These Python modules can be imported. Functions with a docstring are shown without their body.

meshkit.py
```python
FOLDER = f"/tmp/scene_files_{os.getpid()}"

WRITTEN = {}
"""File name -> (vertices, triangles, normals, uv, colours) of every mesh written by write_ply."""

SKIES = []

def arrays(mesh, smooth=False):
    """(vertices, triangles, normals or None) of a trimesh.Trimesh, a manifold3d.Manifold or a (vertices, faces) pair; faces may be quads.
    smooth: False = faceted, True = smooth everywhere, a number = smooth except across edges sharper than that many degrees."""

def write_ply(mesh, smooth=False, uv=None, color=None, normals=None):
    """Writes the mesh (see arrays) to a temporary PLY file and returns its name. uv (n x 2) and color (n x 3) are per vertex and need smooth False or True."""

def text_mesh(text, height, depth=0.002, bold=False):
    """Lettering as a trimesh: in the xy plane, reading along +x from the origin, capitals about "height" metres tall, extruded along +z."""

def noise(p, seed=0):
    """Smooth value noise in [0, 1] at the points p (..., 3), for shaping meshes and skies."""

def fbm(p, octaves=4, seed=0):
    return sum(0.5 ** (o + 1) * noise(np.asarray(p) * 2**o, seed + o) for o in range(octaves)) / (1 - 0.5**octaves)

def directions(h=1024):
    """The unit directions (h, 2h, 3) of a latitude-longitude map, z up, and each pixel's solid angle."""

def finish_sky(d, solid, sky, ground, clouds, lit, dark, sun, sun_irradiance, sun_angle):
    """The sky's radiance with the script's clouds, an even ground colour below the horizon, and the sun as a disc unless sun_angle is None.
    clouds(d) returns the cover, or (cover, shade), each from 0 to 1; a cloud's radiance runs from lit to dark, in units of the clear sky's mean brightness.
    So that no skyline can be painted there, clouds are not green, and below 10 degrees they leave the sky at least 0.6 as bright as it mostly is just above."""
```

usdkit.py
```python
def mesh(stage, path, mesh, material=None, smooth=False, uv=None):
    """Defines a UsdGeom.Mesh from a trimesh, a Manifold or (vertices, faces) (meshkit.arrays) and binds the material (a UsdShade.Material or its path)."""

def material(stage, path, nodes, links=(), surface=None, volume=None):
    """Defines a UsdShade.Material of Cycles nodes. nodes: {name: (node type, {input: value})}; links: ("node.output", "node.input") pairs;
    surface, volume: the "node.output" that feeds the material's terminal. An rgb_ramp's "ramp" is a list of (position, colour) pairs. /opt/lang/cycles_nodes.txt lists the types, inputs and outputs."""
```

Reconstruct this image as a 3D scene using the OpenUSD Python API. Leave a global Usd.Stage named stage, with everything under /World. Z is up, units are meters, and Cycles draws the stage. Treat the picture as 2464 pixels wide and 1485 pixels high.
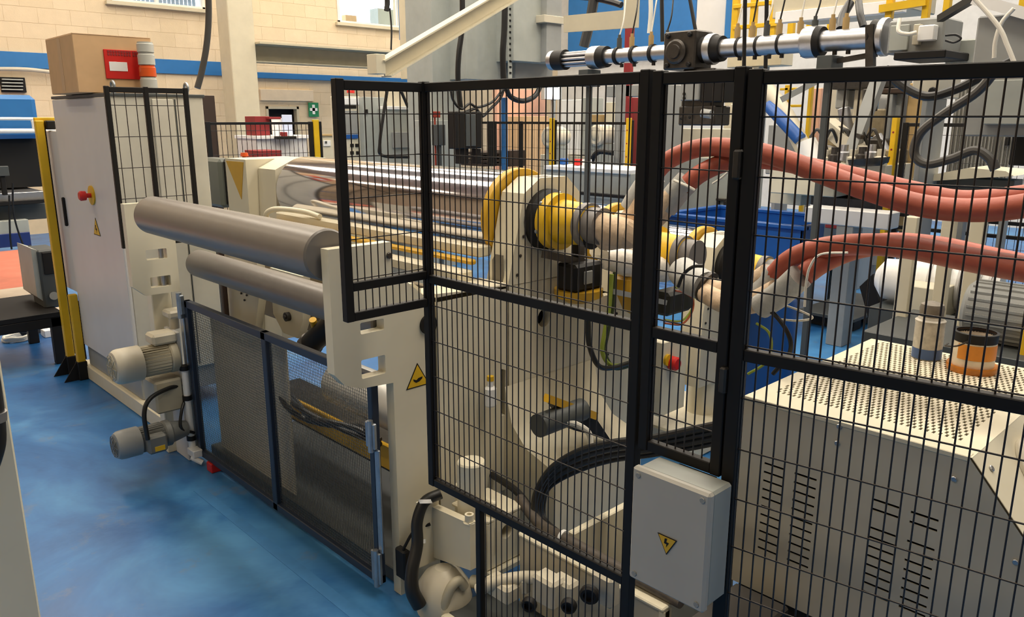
import math, random, numpy as np, trimesh, usdkit, meshkit
from shapely.geometry import Polygon, Point, box as sbox
from shapely.ops import unary_union
from pxr import Usd, UsdGeom, UsdLux, Gf, Sdf

random.seed(7); RNG = np.random.default_rng(7)
stage = Usd.Stage.CreateInMemory()
UsdGeom.SetStageUpAxis(stage, UsdGeom.Tokens.z)
UsdGeom.SetStageMetersPerUnit(stage, 1.0)
UsdGeom.Xform.Define(stage, '/World')

# ------------------------------------------------------------------ camera, lamps, exposure
F, PITCH, YAW, EYE = 1900.0, math.radians(13.5), math.radians(46.2), 1.75
EXPOSURE = -0.12
fw = np.array([math.cos(YAW) * math.cos(PITCH), math.sin(YAW) * math.cos(PITCH), -math.sin(PITCH)])
rt = np.array([math.sin(YAW), -math.cos(YAW), 0.0])
up = np.cross(rt, fw)
cam = UsdGeom.Camera.Define(stage, '/World/camera')
cm = Gf.Matrix4d(*rt, 0, *up, 0, *(-fw), 0, 0, 0, EYE, 1)
cam.AddTransformOp().Set(cm)
cam.CreateHorizontalApertureAttr(36.0); cam.CreateVerticalApertureAttr(36.0 * 1485 / 2464)
cam.CreateFocalLengthAttr(36.0 * F / 2464)
cam.CreateClippingRangeAttr(Gf.Vec2f(0.05, 100))
cam.CreateExposureAttr(EXPOSURE)
LAMPS = [(x, y) for x in (2.4, 6.8, 10.8) for y in (2.6, 7, 11.5)] + [(-2.8, 0.6), (-2.8, 4.2), (-1.5, 7), (-1.5, 11.5), (2.4, -1.8)]
for i, (lx, ly) in enumerate(LAMPS):          # fluorescent fittings; leftmost pair added out of view to brighten left-facing sides
    L = UsdLux.RectLight.Define(stage, f'/World/ceiling_lamp_{i:03d}')
    L.CreateWidthAttr(0.45); L.CreateHeightAttr(2.6); L.CreateIntensityAttr(17.0)
    L.CreateColorAttr(Gf.Vec3f(1.0, 0.84, 0.62))
    L.AddTranslateOp().Set(Gf.Vec3d(lx, ly, 6.35))
for i, lx in enumerate((2.0, 5.4, 8.8, 12.2)):   # added unseen light strips for top light and bright bands in the chrome
    L = UsdLux.RectLight.Define(stage, f'/World/added_roof_light_{i:03d}')
    L.CreateWidthAttr(1.0); L.CreateHeightAttr(15.0); L.CreateIntensityAttr(10.0)
    L.CreateColorAttr(Gf.Vec3f(1.0, 0.91, 0.78))
    L.AddTranslateOp().Set(Gf.Vec3d(lx, 5.5, 6.9))
dome = UsdLux.DomeLight.Define(stage, '/World/daylight')
dome.CreateIntensityAttr(1.6); dome.CreateColorAttr(Gf.Vec3f(0.80, 0.90, 1.0))

# ------------------------------------------------------------------ helpers
def at(px, py, x=None, y=None, z=None):
    d = fw + rt * (px - 1232) / F + up * (742.5 - py) / F
    k = x / d[0] if x is not None else y / d[1] if y is not None else (z - EYE) / d[2]
    return np.array([0, 0, EYE]) + d * k

def lin(c):
    c = np.asarray(c, float) / 255
    return tuple(np.where(c <= 0.04045, c / 12.92, ((c + 0.055) / 1.055) ** 2.4))

MATS = {}
def M(name, rgb, rough=0.45, metal=0.0, var=0.07, scale=5.0, bump=0.0, bscale=60.0, **kw):
    if name in MATS: return MATS[name]
    c = np.array(lin(rgb))
    n = {'g': ('geometry', {}), 'n': ('noise_texture', {'scale': scale, 'detail': 5.0, 'roughness': 0.6}),
         'r': ('rgb_ramp', {'ramp': [(0.3, tuple(c * (1 - var))), (0.7, tuple(np.minimum(c * (1 + var), 0.95)))]}),
         'p': ('principled_bsdf', dict(roughness=rough, metallic=metal, **kw))}
    l = [('g.position', 'n.vector'), ('n.fac', 'r.fac'), ('r.color', 'p.base_color')]
    if bump:
        n['b'] = ('noise_texture', {'scale': bscale, 'detail': 3.0}); n['u'] = ('bump', {'strength': bump, 'distance': 0.004})
        l += [('g.position', 'b.vector'), ('b.fac', 'u.height'), ('u.normal', 'p.normal')]
    MATS[name] = usdkit.material(stage, '/World/Looks/' + name, n, l, surface='p.BSDF')
    return MATS[name]

def emit(name, rgb, s):
    if name not in MATS:
        MATS[name] = usdkit.material(stage, '/World/Looks/' + name, {'e': ('emission', {'color': lin(rgb), 'strength': s})}, [], surface='e.emission')
    return MATS[name]

GROUPS = {'power_cable': 'black power cables below the gate', 'red_hose': 'red hoses of the chill rolls', 'chrome_roll': 'chrome rolls of the calender', 'roll_bearing_housing': 'bearing housings of the chrome rolls', 'rotary_union': 'yellow rotary unions',
    'drive_motor': 'drive motors beside the mesh door', 'guard_post': 'yellow guard posts', 'mesh_fence': 'black mesh fence panels', 'warning_triangle': 'yellow warning triangles', 'rubber_roller': 'grey rubber rollers', 'roller_end_plate': 'beige roller end plates',
    'light_curtain_post': 'yellow light curtain posts', 'hanging_cable': 'cables hanging under the wrapped hoses', 'white_motor': 'round white motors', 'roof_cable': 'cables in front of the blue panel', 'white_upright': 'beige uprights behind the cover', 'guard_beam': 'guard beams under the first roll',
    'machine_hose': 'hoses before the grey housing', 'small_packet': 'packets on the low cabinet', 'hanging_hose': 'hoses on the grey column', 'cable_loop': 'cable loops under the grey column', 'adapter': 'plug adapters under the table', 'cable_coil': 'cable coils under the table', 'wrapped_pipe': 'insulated elbow pipes', 'yellow_railing': 'yellow railings', 'machine_strut': 'machine struts'}
GROUNDED = {'desk': ('panel',), 'grey_cabinet': ('left_door', 'right_door'), 'grey_panel_machine': ('panel',), 'work_light': ('stand',), 'low_white_cabinet': ('body',), 'control_console': ('case',), 'press_column': ('left_body', 'lower_body'), 'white_machine': ('lower_panel',)}
NAMES = {}
def uniq(path):
    k = NAMES.get(path, 0); NAMES[path] = k + 1
    return path if k == 0 else f'{path}_{k:03d}'

class Thing:
    def __init__(s, path, loc): s.path, s.loc = path, np.asarray(loc, float)

def keys(prim, label=None, cat=None, group=None, kind=None):
    for k, v in (('label', label), ('category', cat), ('group', group), ('kind', kind)):
        if v: prim.SetCustomDataByKey(k, v)

def thing(name, label, cat, loc=(0, 0, 0), group=None, kind=None):
    p = uniq('/World/' + name); x = UsdGeom.Xform.Define(stage, p)
    x.AddTranslateOp().Set(Gf.Vec3d(*map(float, loc)))
    keys(x.GetPrim(), label, cat, group or GROUPS.get(name), kind)
    return Thing(p, loc)

def cat_(ms):
    ms = [m for m in (ms if isinstance(ms, (list, tuple)) else [ms])]
    return ms[0] if len(ms) == 1 else trimesh.util.concatenate(ms)

def part(parent, name, mesh, mat, label=None, kind=None, smooth=32):
    m = cat_(mesh).copy()
    if name in GROUNDED.get(parent.path.rsplit('/', 1)[1], ()):      # bodies whose foot the clutter in front hides go down to the floor
        v = m.vertices.copy(); v[v[:, 2] < m.bounds[0][2] + .03, 2] = 0.0; m.vertices = v
    m.apply_translation(-parent.loc)
    p = uniq(parent.path + '/' + name)
    g = usdkit.mesh(stage, p, m, mat, smooth=smooth)
    keys(g.GetPrim(), label, None, None, kind)
    return Thing(p, parent.loc)

def one(name, mesh, mat, label, cat, group=None, kind=None, smooth=32):
    m = cat_(mesh).copy(); b = m.bounds; loc = np.array([*(b.mean(0)[:2]), b[0][2]]); m.apply_translation(-loc)
    p = uniq('/World/' + name); g = usdkit.mesh(stage, p, m, mat, smooth=smooth)
    g.AddTranslateOp().Set(Gf.Vec3d(*map(float, loc))); keys(g.GetPrim(), label, cat, group or GROUPS.get(name), kind)
    return Thing(p, loc)

def dup(src, loc, label=None, rz=None):
    sp = stage.GetPrimAtPath(src.path); was = sp.GetCustomData()
    base = src.path.rsplit('/', 1)[1]
    base = base[:-4] if base[-4:-3] == '_' and base[-3:].isdigit() else base
    p = uniq('/World/' + base); x = UsdGeom.Xform.Define(stage, p)
    x.GetPrim().GetReferences().AddInternalReference(Sdf.Path(src.path)); x.ClearXformOpOrder()
    x.AddTranslateOp(opSuffix='place').Set(Gf.Vec3d(*map(float, loc)))
    if rz: x.AddRotateZOp(opSuffix='turn').Set(rz)
    keys(x.GetPrim(), label or was['label'], was['category'], was.get('group')); x.GetPrim().SetInstanceable(True)
    return Thing(p, loc)

def structure(name, mesh, mat, smooth=False):
    p = uniq('/World/' + name); g = usdkit.mesh(stage, p, cat_(mesh), mat, smooth=smooth); g.GetPrim().SetCustomDataByKey('kind', 'structure')
    return Thing(p, (0, 0, 0))

def bx(x0, x1, y0, y1, z0, z1, b=0.004):
    x0, x1 = sorted((x0, x1)); y0, y1 = sorted((y0, y1)); z0, z1 = sorted((z0, z1))
    b = min(b, (x1 - x0) * 0.3, (y1 - y0) * 0.3, (z1 - z0) * 0.3)
    if b <= 0:
        return trimesh.creation.box(bounds=[(x0, y0, z0), (x1, y1, z1)])
    P = []
    for sx in (0, 1):
        for sy in (0, 1):
            for sz in (0, 1):
                c = np.array([(x0, x1)[sx], (y0, y1)[sy], (z0, z1)[sz]]); d = np.array([b if not sx else -b, b if not sy else -b, b if not sz else -b])
                for k in range(3):
                    v = c + d; v[k] = c[k]; P.append(v)
    return trimesh.Trimesh(np.array(P)).convex_hull

def fxy(px0, py0, px1, py1, y, d, b=0.004):
    "box whose front face lies in the plane y and is seen between two picture points; d deep"
    a, c = at(px0, (py0 + py1) / 2, y=y), at(px1, (py0 + py1) / 2, y=y); m = (px0 + px1) / 2
    return bx(a[0], c[0], y, y + d, at(m, py1, y=y)[2], at(m, py0, y=y)[2], b)

def fxx(px0, py0, px1, py1, x, d, b=0.004):
    a, c = at(px0, (py0 + py1) / 2, x=x), at(px1, (py0 + py1) / 2, x=x); m = (px0 + px1) / 2
    return bx(x, x + d, a[1], c[1], at(m, py1, x=x)[2], at(m, py0, x=x)[2], b)

def frame_of(d):
    d = np.asarray(d, float); d = d / np.linalg.norm(d)
    a = np.cross(d, [0, 0, 1.0] if abs(d[2]) < 0.9 else [1.0, 0, 0]); a /= np.linalg.norm(a)
    return d, a, np.cross(d, a)

def lathe(p0, p1, prof, n=28, cap=True):
    "prof: (distance along p0->p1 in metres, radius) pairs"
    p0 = np.asarray(p0, float); d, a, b = frame_of(np.asarray(p1, float) - p0)
    t = np.linspace(0, 2 * math.pi, n, endpoint=False); ring = np.outer(np.cos(t), a) + np.outer(np.sin(t), b)
    V = [p0 + d * s + ring * r for s, r in prof]; k = len(prof); V = np.vstack(V + [[p0 + d * prof[0][0]], [p0 + d * prof[-1][0]]])
    i = np.arange(n); j = (i + 1) % n; Fc = []
    for q in range(k - 1):
        A, B = q * n, (q + 1) * n
        Fc += [np.c_[A + i, B + i, B + j], np.c_[A + i, B + j, A + j]]
    if cap:
        Fc += [np.c_[np.full(n, k * n), i, j], np.c_[np.full(n, k * n + 1), (k - 1) * n + j, (k - 1) * n + i]]
    m = trimesh.Trimesh(V, np.vstack(Fc), process=False); 
    if m.volume < 0: m.invert()
    return m

def cyl(p0, p1, r, n=24, r2=None, b=0.0):
    L = float(np.linalg.norm(np.asarray(p1, float) - np.asarray(p0, float))); r2 = r if r2 is None else r2
    pr = [(0, r), (L, r2)] if not b else [(0, r - b), (b, r), (L - b, r2), (L, r2 - b)]
    return lathe(p0, p1, pr, n)

def curve(pts, k=8):
    P = np.asarray(pts, float)
    if len(P) < 3: return P
    Q = np.vstack([2 * P[0] - P[1], P, 2 * P[-1] - P[-2]]); out = []
    for i in range(1, len(Q) - 2):
        t = np.linspace(0, 1, k, endpoint=False)[:, None]; a, b, c, d = Q[i - 1:i + 3]
        out.append(0.5 * (2 * b + (c - a) * t + (2 * a - 5 * b + 4 * c - d) * t * t + (3 * b - a - 3 * c + d) * t ** 3))
    return np.vstack(out + [[P[-1]]])

def tube(pts, r, n=10, k=8, smooth=True):
    P = curve(pts, k) if smooth else np.asarray(pts, float)
    r = np.full(len(P), r) if np.ndim(r) == 0 else np.interp(np.linspace(0, 1, len(P)), np.linspace(0, 1, len(r)), r)
    T = np.gradient(P, axis=0); T /= np.maximum(np.linalg.norm(T, axis=1, keepdims=True), 1e-9)
    _, a, b = frame_of(T[0]); V = []; t = np.linspace(0, 2 * math.pi, n, endpoint=False)
    for i in range(len(P)):
        a = a - T[i] * (a @ T[i]); a /= np.linalg.norm(a); b = np.cross(T[i], a)
        V.append(P[i] + r[i] * (np.outer(np.cos(t), a) + np.outer(np.sin(t), b)))
    k_ = len(P); V = np.vstack(V + [[P[0]], [P[-1]]]); i = np.arange(n); j = (i + 1) % n; Fc = []
    for q in range(k_ - 1):
        A, B = q * n, (q + 1) * n; Fc += [np.c_[A + i, A + j, B + j], np.c_[A + i, B + j, B + i]]
    Fc += [np.c_[np.full(n, k_ * n), j, i], np.c_[np.full(n, k_ * n + 1), (k_ - 1) * n + i, (k_ - 1) * n + j]]
    m = trimesh.Trimesh(V, np.vstack(Fc), process=False)
    if m.volume < 0: m.invert()
    return m

def bar(p0, p1, w, h=None):
    "square bar"
    h = h or w; p0 = np.asarray(p0, float); p1 = np.asarray(p1, float); d, a, b = frame_of(p1 - p0); L = np.linalg.norm(p1 - p0)
    m = trimesh.creation.box((L, w, h)); T = np.eye(4); T[:3, 0], T[:3, 1], T[:3, 2], T[:3, 3] = d, a, np.cross(d, a), (p0 + p1) / 2
    m.apply_transform(T); return m

def prism(poly, axis, a0, a1):
    "extrude a 2-d outline: axis x -> (y,z), y -> (x,z), z -> (x,y)"
    if not hasattr(poly, 'exterior'): poly = Polygon(poly)
    m = trimesh.creation.extrude_polygon(poly, abs(a1 - a0)); v = m.vertices.copy(); lo = min(a0, a1)
    if axis == 'z': w = np.c_[v[:, 0], v[:, 1], v[:, 2] + lo]
    elif axis == 'y': w = np.c_[v[:, 0], v[:, 2] + lo, v[:, 1]]
    else: w = np.c_[v[:, 2] + lo, v[:, 0], v[:, 1]]
    m = trimesh.Trimesh(w, m.faces, process=False)
    if m.volume < 0: m.invert()
    return m

def turned(m, p0, ang):
    "local (s, t, z) mesh: s along the direction ang from p0"
    m = m.copy(); c, s = math.cos(ang), math.sin(ang)
    m.apply_transform(np.array([[c, -s, 0, p0[0]], [s, c, 0, p0[1]], [0, 0, 1, 0], [0, 0, 0, 1]], float)); return m

def bolt(p, n, r=0.012, h=0.008):
    p = np.asarray(p, float); return cyl(p, p + np.asarray(n, float) * h, r, 8, b=h * 0.3)

def text_on(txt, h, origin, right, upv, depth=0.0015, bold=True):
    m = meshkit.text_mesh(txt, h, depth, bold); r, u = np.asarray(right, float), np.asarray(upv, float)
    T = np.eye(4); T[:3, 0], T[:3, 1], T[:3, 2], T[:3, 3] = r, u, np.cross(r, u), origin; m.apply_transform(T); return m

# ------------------------------------------------------------------ materials
BEIGE = M('beige_enamel', (222, 214, 190), 0.38, scale=3, var=0.06)
BEIGE2 = M('warm_grey_enamel', (200, 192, 172), 0.42, scale=4)
CREAMW = M('cream_block_paint', (220, 200, 168), 0.7, var=0.05, bump=0.25, bscale=45)
CREAM = M('cream_steel_paint', (202, 192, 166), 0.5, var=0.05)
GREYC = M('pale_grey_cabinet', (214, 212, 210), 0.4, var=0.03)
GREYM = M('mid_grey_paint', (150, 152, 150), 0.45)
GREYG = M('grey_green_paint', (168, 172, 166), 0.45)
DGREY = M('dark_grey_paint', (70, 74, 74), 0.5)
BLACK = M('black_powder_coat', (25, 23, 22), 0.55, var=0.15, specular_ior_level=0.3)
WIRE = M('black_wire_coat', (40, 34, 32), 0.35, var=0.1)
NAVY = M('dark_navy_paint', (34, 46, 66), 0.45, var=0.12)
MESHC = M('dark_mesh_wire', (96, 98, 98), 0.35, metal=0.5)
RUBBER = M('grey_roller_rubber', (120, 114, 108), 0.36, var=0.04, scale=14)
CHROME = M('polished_chrome', (226, 224, 230), 0.09, metal=1.0, var=0.02)
STEEL = M('brushed_steel', (184, 184, 186), 0.38, metal=1.0, var=0.06, scale=18)
GALV = M('galvanised_steel', (168, 174, 180), 0.4, metal=0.85, var=0.12, scale=24)
DSTEEL = M('dark_oily_steel', (74, 70, 66), 0.4, metal=0.7, var=0.2, scale=20)
YELLOW = M('safety_yellow', (222, 178, 28), 0.42, var=0.08)
MUSTARD = M('mustard_yellow_paint', (206, 160, 36), 0.45, var=0.08)
BLUE = M('bright_blue_paint', (40, 112, 176), 0.45, var=0.06)
BLUEB = M('blue_plastic', (24, 84, 160), 0.4, var=0.08)
DBLUE = M('deep_blue_paint', (26, 48, 110), 0.45)
RED = M('signal_red', (205, 34, 28), 0.4)
DRED = M('dark_red_card', (140, 38, 40), 0.6)
HOSE = M('terracotta_hose', (170, 82, 62), 0.5, var=0.16, scale=9, bump=0.15)
SLEEVE = M('grey_silver_sleeve', (176, 176, 172), 0.55, var=0.1, scale=30, bump=0.3)
WRAP = M('tan_insulation_wrap', (214, 188, 158), 0.75, var=0.12, scale=22, bump=0.5)
FOIL = M('white_foil_wrap', (226, 220, 208), 0.4, var=0.1, scale=26, bump=0.8, bscale=30)
CARD = M('brown_cardboard', (210, 172, 128), 0.8, var=0.06, scale=8)
CARDS = M('pale_cardboard', (206, 172, 134), 0.8, var=0.05)
WHITE = M('white_plastic', (240, 240, 238), 0.45, var=0.02)
CLEARP = M('grey_translucent_plastic', (196, 196, 188), 0.3)
ORANGE = M('orange_lens', (226, 92, 38), 0.3)
BROWN = M('dark_brown_laminate', (58, 42, 32), 0.5)
PINK = M('salmon_pink_board', (226, 176, 150), 0.7)
TAN = M('tan_paint', (176, 148, 100), 0.5)
GREEN = M('sign_green', (24, 130, 84), 0.45)
HOLE = M('black_interior', (10, 10, 11), 0.8)
CABLE = M('black_cable_rubber', (24, 24, 25), 0.4, var=0.2)
WCABLE = M('white_cable', (232, 228, 216), 0.5)
GYCABLE = M('green_yellow_cable', (150, 168, 60), 0.5)
CONDUIT = M('dark_grey_conduit', (66, 64, 62), 0.45)
GLASS = usdkit.material(stage, '/World/Looks/pane_glass', {'t': ('transparent_bsdf', {'color': (0.93, 0.96, 0.96)}), 'g': ('glossy_bsdf', {'roughness': 0.03}),
    'f': ('fresnel', {'IOR': 1.45}), 'm': ('mix_closure', {})}, [('f.fac', 'm.fac'), ('t.BSDF', 'm.closure1'), ('g.BSDF', 'm.closure2')], surface='m.closure')
def floor_material():
    base, pale, dark, worn = lin((42, 106, 168)), lin((78, 144, 198)), lin((28, 80, 138)), lin((118, 122, 124))
    return usdkit.material(stage, '/World/Looks/blue_epoxy_floor', {
        'g': ('geometry', {}), 'n1': ('noise_texture', {'scale': 1.1, 'detail': 6.0, 'roughness': 0.62, 'distortion': 0.6}),
        'n2': ('noise_texture', {'scale': 3.6, 'detail': 8.0, 'roughness': 0.7}), 'n3': ('noise_texture', {'scale': 30.0, 'detail': 4.0}),
        'r1': ('rgb_ramp', {'ramp': [(0.30, dark), (0.48, base), (0.68, pale)]}), 'r2': ('rgb_ramp', {'ramp': [(0.575, (0, 0, 0)), (0.68, (1, 1, 1))]}),
        'ma': ('math', {'math_type': 'multiply', 'value2': 0.45}), 'mx': ('mix_color', {'b': worn}),
        'rr': ('rgb_ramp', {'ramp': [(0.3, (0.30,) * 3), (0.7, (0.48,) * 3)]}), 'u': ('bump', {'strength': 0.12, 'distance': 0.003}),
        'p': ('principled_bsdf', {'roughness': 0.4})},
        [('g.position', 'n1.vector'), ('g.position', 'n2.vector'), ('g.position', 'n3.vector'), ('n1.fac', 'r1.fac'), ('n2.fac', 'r2.fac'), ('r2.color', 'ma.value1'),
         ('ma.value', 'mx.fac'), ('r1.color', 'mx.a'), ('mx.result', 'p.base_color'), ('n1.fac', 'rr.fac'), ('rr.color', 'p.roughness'), ('n3.fac', 'u.height'), ('u.normal', 'p.normal')], surface='p.BSDF')
FLOOR = floor_material()
PINKF = M('worn_red_floor_paint', (214, 124, 104), 0.55, var=0.12, scale=3)
PALEF = M('bare_pale_floor', (212, 198, 180), 0.6, var=0.1, scale=3)
CEIL = M('white_ceiling', (235, 230, 220), 0.8)

# ------------------------------------------------------------------ the room
X0, X1, Y0, Y1, ZC = -4.0, 15.0, -5.0, 14.0, 7.0
structure('floor', bx(X0, X1, Y0, Y1, -0.2, 0.0, 0), FLOOR)
structure('ceiling', bx(X0, X1, Y0, Y1, ZC, ZC + 0.2, 0), M('pale_roof_sheet', (186, 182, 174), 0.7))
UNSEEN = M('beige_wall_cladding', (132, 120, 100), 0.7)
structure('wall_left', bx(X0 - 0.2, X0, Y0, Y1, 0, ZC, 0), UNSEEN)
structure('wall_front', bx(X0, X1, Y0 - 0.2, Y0, 0, ZC, 0), UNSEEN)
structure('wall_right', bx(X1, X1 + 0.2, Y0, Y1, 0, ZC, 0), M('pale_cladding', (206, 204, 200), 0.55))
YW = Y1
w1 = (at(262, 10, y=YW)[0], at(492, 10, y=YW)[0], at(375, 14, y=YW)[2], 4.6)
w2 = (at(812, 50, y=YW)[0], at(964, 50, y=YW)[0], at(888, 62, y=YW)[2], 4.6)
d1 = (at(641, 290, y=YW)[0], at(720, 290, y=YW)[0], 0.0, at(680, 256, y=YW)[2])
wall2d = sbox(X0, 0, X1, ZC).difference(unary_union([sbox(w[0], w[2], w[1], w[3]) for w in (w1, w2, d1)]))
wb = structure('wall_back', prism(wall2d, 'y', YW, YW + 0.25), M('block_mortar', (212, 192, 160), 0.8))
BW, BH = 0.45, 0.225
keep = wall2d.buffer(-0.003)
BLK = [M(f'cream_block_paint_{i}', c, 0.7, var=0.04, bump=0.25, bscale=45) for i, c in enumerate(((220, 200, 168), (218, 198, 165), (222, 202, 170)))]
for r in range(5, 21):
    for c in range(4, 27):
        x = 0.9 + c * BW + (BW / 2 if r % 2 else 0) - 0.5
        if not (2.2 < x < 11.6): continue
        cell = sbox(x + 0.002, r * BH + 0.002, x + BW - 0.002, (r + 1) * BH - 0.002).intersection(keep)
        if cell.is_empty or cell.area < 0.004 or cell.geom_type != 'Polygon': continue
        part(wb, 'block', prism(cell, 'y', YW - 0.003 - 0.0012 * random.random(), YW + 0.004), BLK[(r * 7 + c * 5 + random.randrange(3)) % 3], smooth=False)
def window(w, name, mull):
    x0, x1, z0, z1 = w
    o = structure(name, [bx(x0, x1, YW - 0.02, YW + 0.1, z0, z0 + 0.05), bx(x0, x1, YW - 0.02, YW + 0.1, z1 - 0.05, z1), bx(x0, x0 + 0.05, YW - 0.02, YW + 0.1, z0, z1), bx(x1 - 0.05, x1, YW - 0.02, YW + 0.1, z0, z1)]
        + [bx(m - 0.025, m + 0.025, YW - 0.01, YW + 0.09, z0, z1) for m in mull], M('white_window_frame', (236, 232, 224), 0.5))
    xs = [x0] + list(mull) + [x1]
    for a, b in zip(xs, xs[1:]): part(o, 'pane', bx(a + 0.03, b - 0.03, YW + 0.05, YW + 0.056, z0 + 0.04, z1 - 0.04, 0), GLASS, smooth=False)
    part(o, 'sill', bx(x0 - 0.06, x1 + 0.06, YW - 0.09, YW + 0.02, z0 - 0.05, z0 + 0.01), CREAM)
    return o
window(w1, 'window_1', (at(378, 5, y=YW)[0],))
window(w2, 'window_2', ())
one('blind', [bx(w1[0] + 0.06 + i * 0.07, w1[0] + 0.115 + i * 0.07, YW + 0.12, YW + 0.13, w1[2] + 0.06, w1[3] - 0.05, 0) for i in range(int((w1[1] - w1[0] - 0.1) / 0.07))],
    M('pale_blue_blind', (190, 204, 226), 0.7), 'pale blue vertical slat blind in the window above the cardboard box', 'blind')
# office with a wall that glows in place of lamps, seen through window 2
off = thing('office_backdrop', 'white walled upstairs office seen through the top window right of the column', 'office', (w2[0], YW + 0.3, w2[2]))
part(off, 'wall_panel', bx(w2[0] - 0.6, w2[1] + 0.6, YW + 1.6, YW + 1.65, w2[2] - 0.5, w2[3] + 0.5, 0), emit('glowing_office_wall', (232, 236, 240), 2.0))
part(off, 'floor_panel', bx(w2[0] - 0.6, w2[1] + 0.6, YW + 0.3, YW + 1.65, w2[2] - 0.5, w2[2] - 0.45, 0), WHITE)
b_ = fxy(832, 37, 858, 52, YW + 0.6, 0.15); one('parcel', b_, CARD, 'small brown parcel on the sill of the top window', 'parcel')
one('office_cabinet', fxy(910, 22, 950, 60, YW + 0.7, 0.3), GREYG, 'grey green cabinet inside the top window behind the hanging cable', 'cabinet')
dk = structure('door_1', [bx(d1[0], d1[0] + 0.05, YW - 0.02, YW + 0.1, 0, d1[3]), bx(d1[1] - 0.05, d1[1], YW - 0.02, YW + 0.1, 0, d1[3]), bx(d1[0], d1[1], YW - 0.02, YW + 0.1, d1[3] - 0.05, d1[3])], CREAM)
part(dk, 'dark_doorway', bx(d1[0], d1[1], YW + 0.2, YW + 0.25, 0, d1[3], 0), HOLE)
fz0, fz1 = at(690, 256, y=YW)[2] + 0.06, at(690, 196, y=YW)[2]
structure('trim_1', bx(X0, at(545, 160, y=YW)[0], YW - 0.04, YW, at(0, 162, y=YW)[2], at(0, 123, y=YW)[2]), BLUE)
structure('trim_2', bx(at(600, 180, y=YW)[0], at(1000, 185, y=YW)[0], YW - 0.06, YW, at(620, 188, y=YW)[2], at(620, 174, y=YW)[2]), BLUE)
structure('trim_3', bx(at(625, 240, y=YW)[0], at(752, 240, y=YW)[0], YW - 0.05, YW, at(690, 243, y=YW)[2], at(690, 216, y=YW)[2]), M('door_lintel', (232, 214, 186), 0.6))
# column and beams
cx0, cx1 = at(557, 150, y=12.6)[0], at(618, 150, y=12.6)[0]
structure('trim_4', bx(cx0, cx1, 12.6, 13.0, 0, ZC, 0.012), CREAM)
bz0, bz1 = at(700, 152, y=12.9)[2], at(700, 116, y=12.9)[2]
structure('trim_5', [bx(cx1, 12.2, 12.45, 13.35, bz1, bz1 + 0.03, 0), bx(cx1, 12.2, 12.75, 13.05, bz0 - 0.02, bz0, 0), bx(cx1, 12.2, 12.93, 12.97, bz0, bz1, 0)], M('beam_paint', (190, 180, 152), .55))

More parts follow.
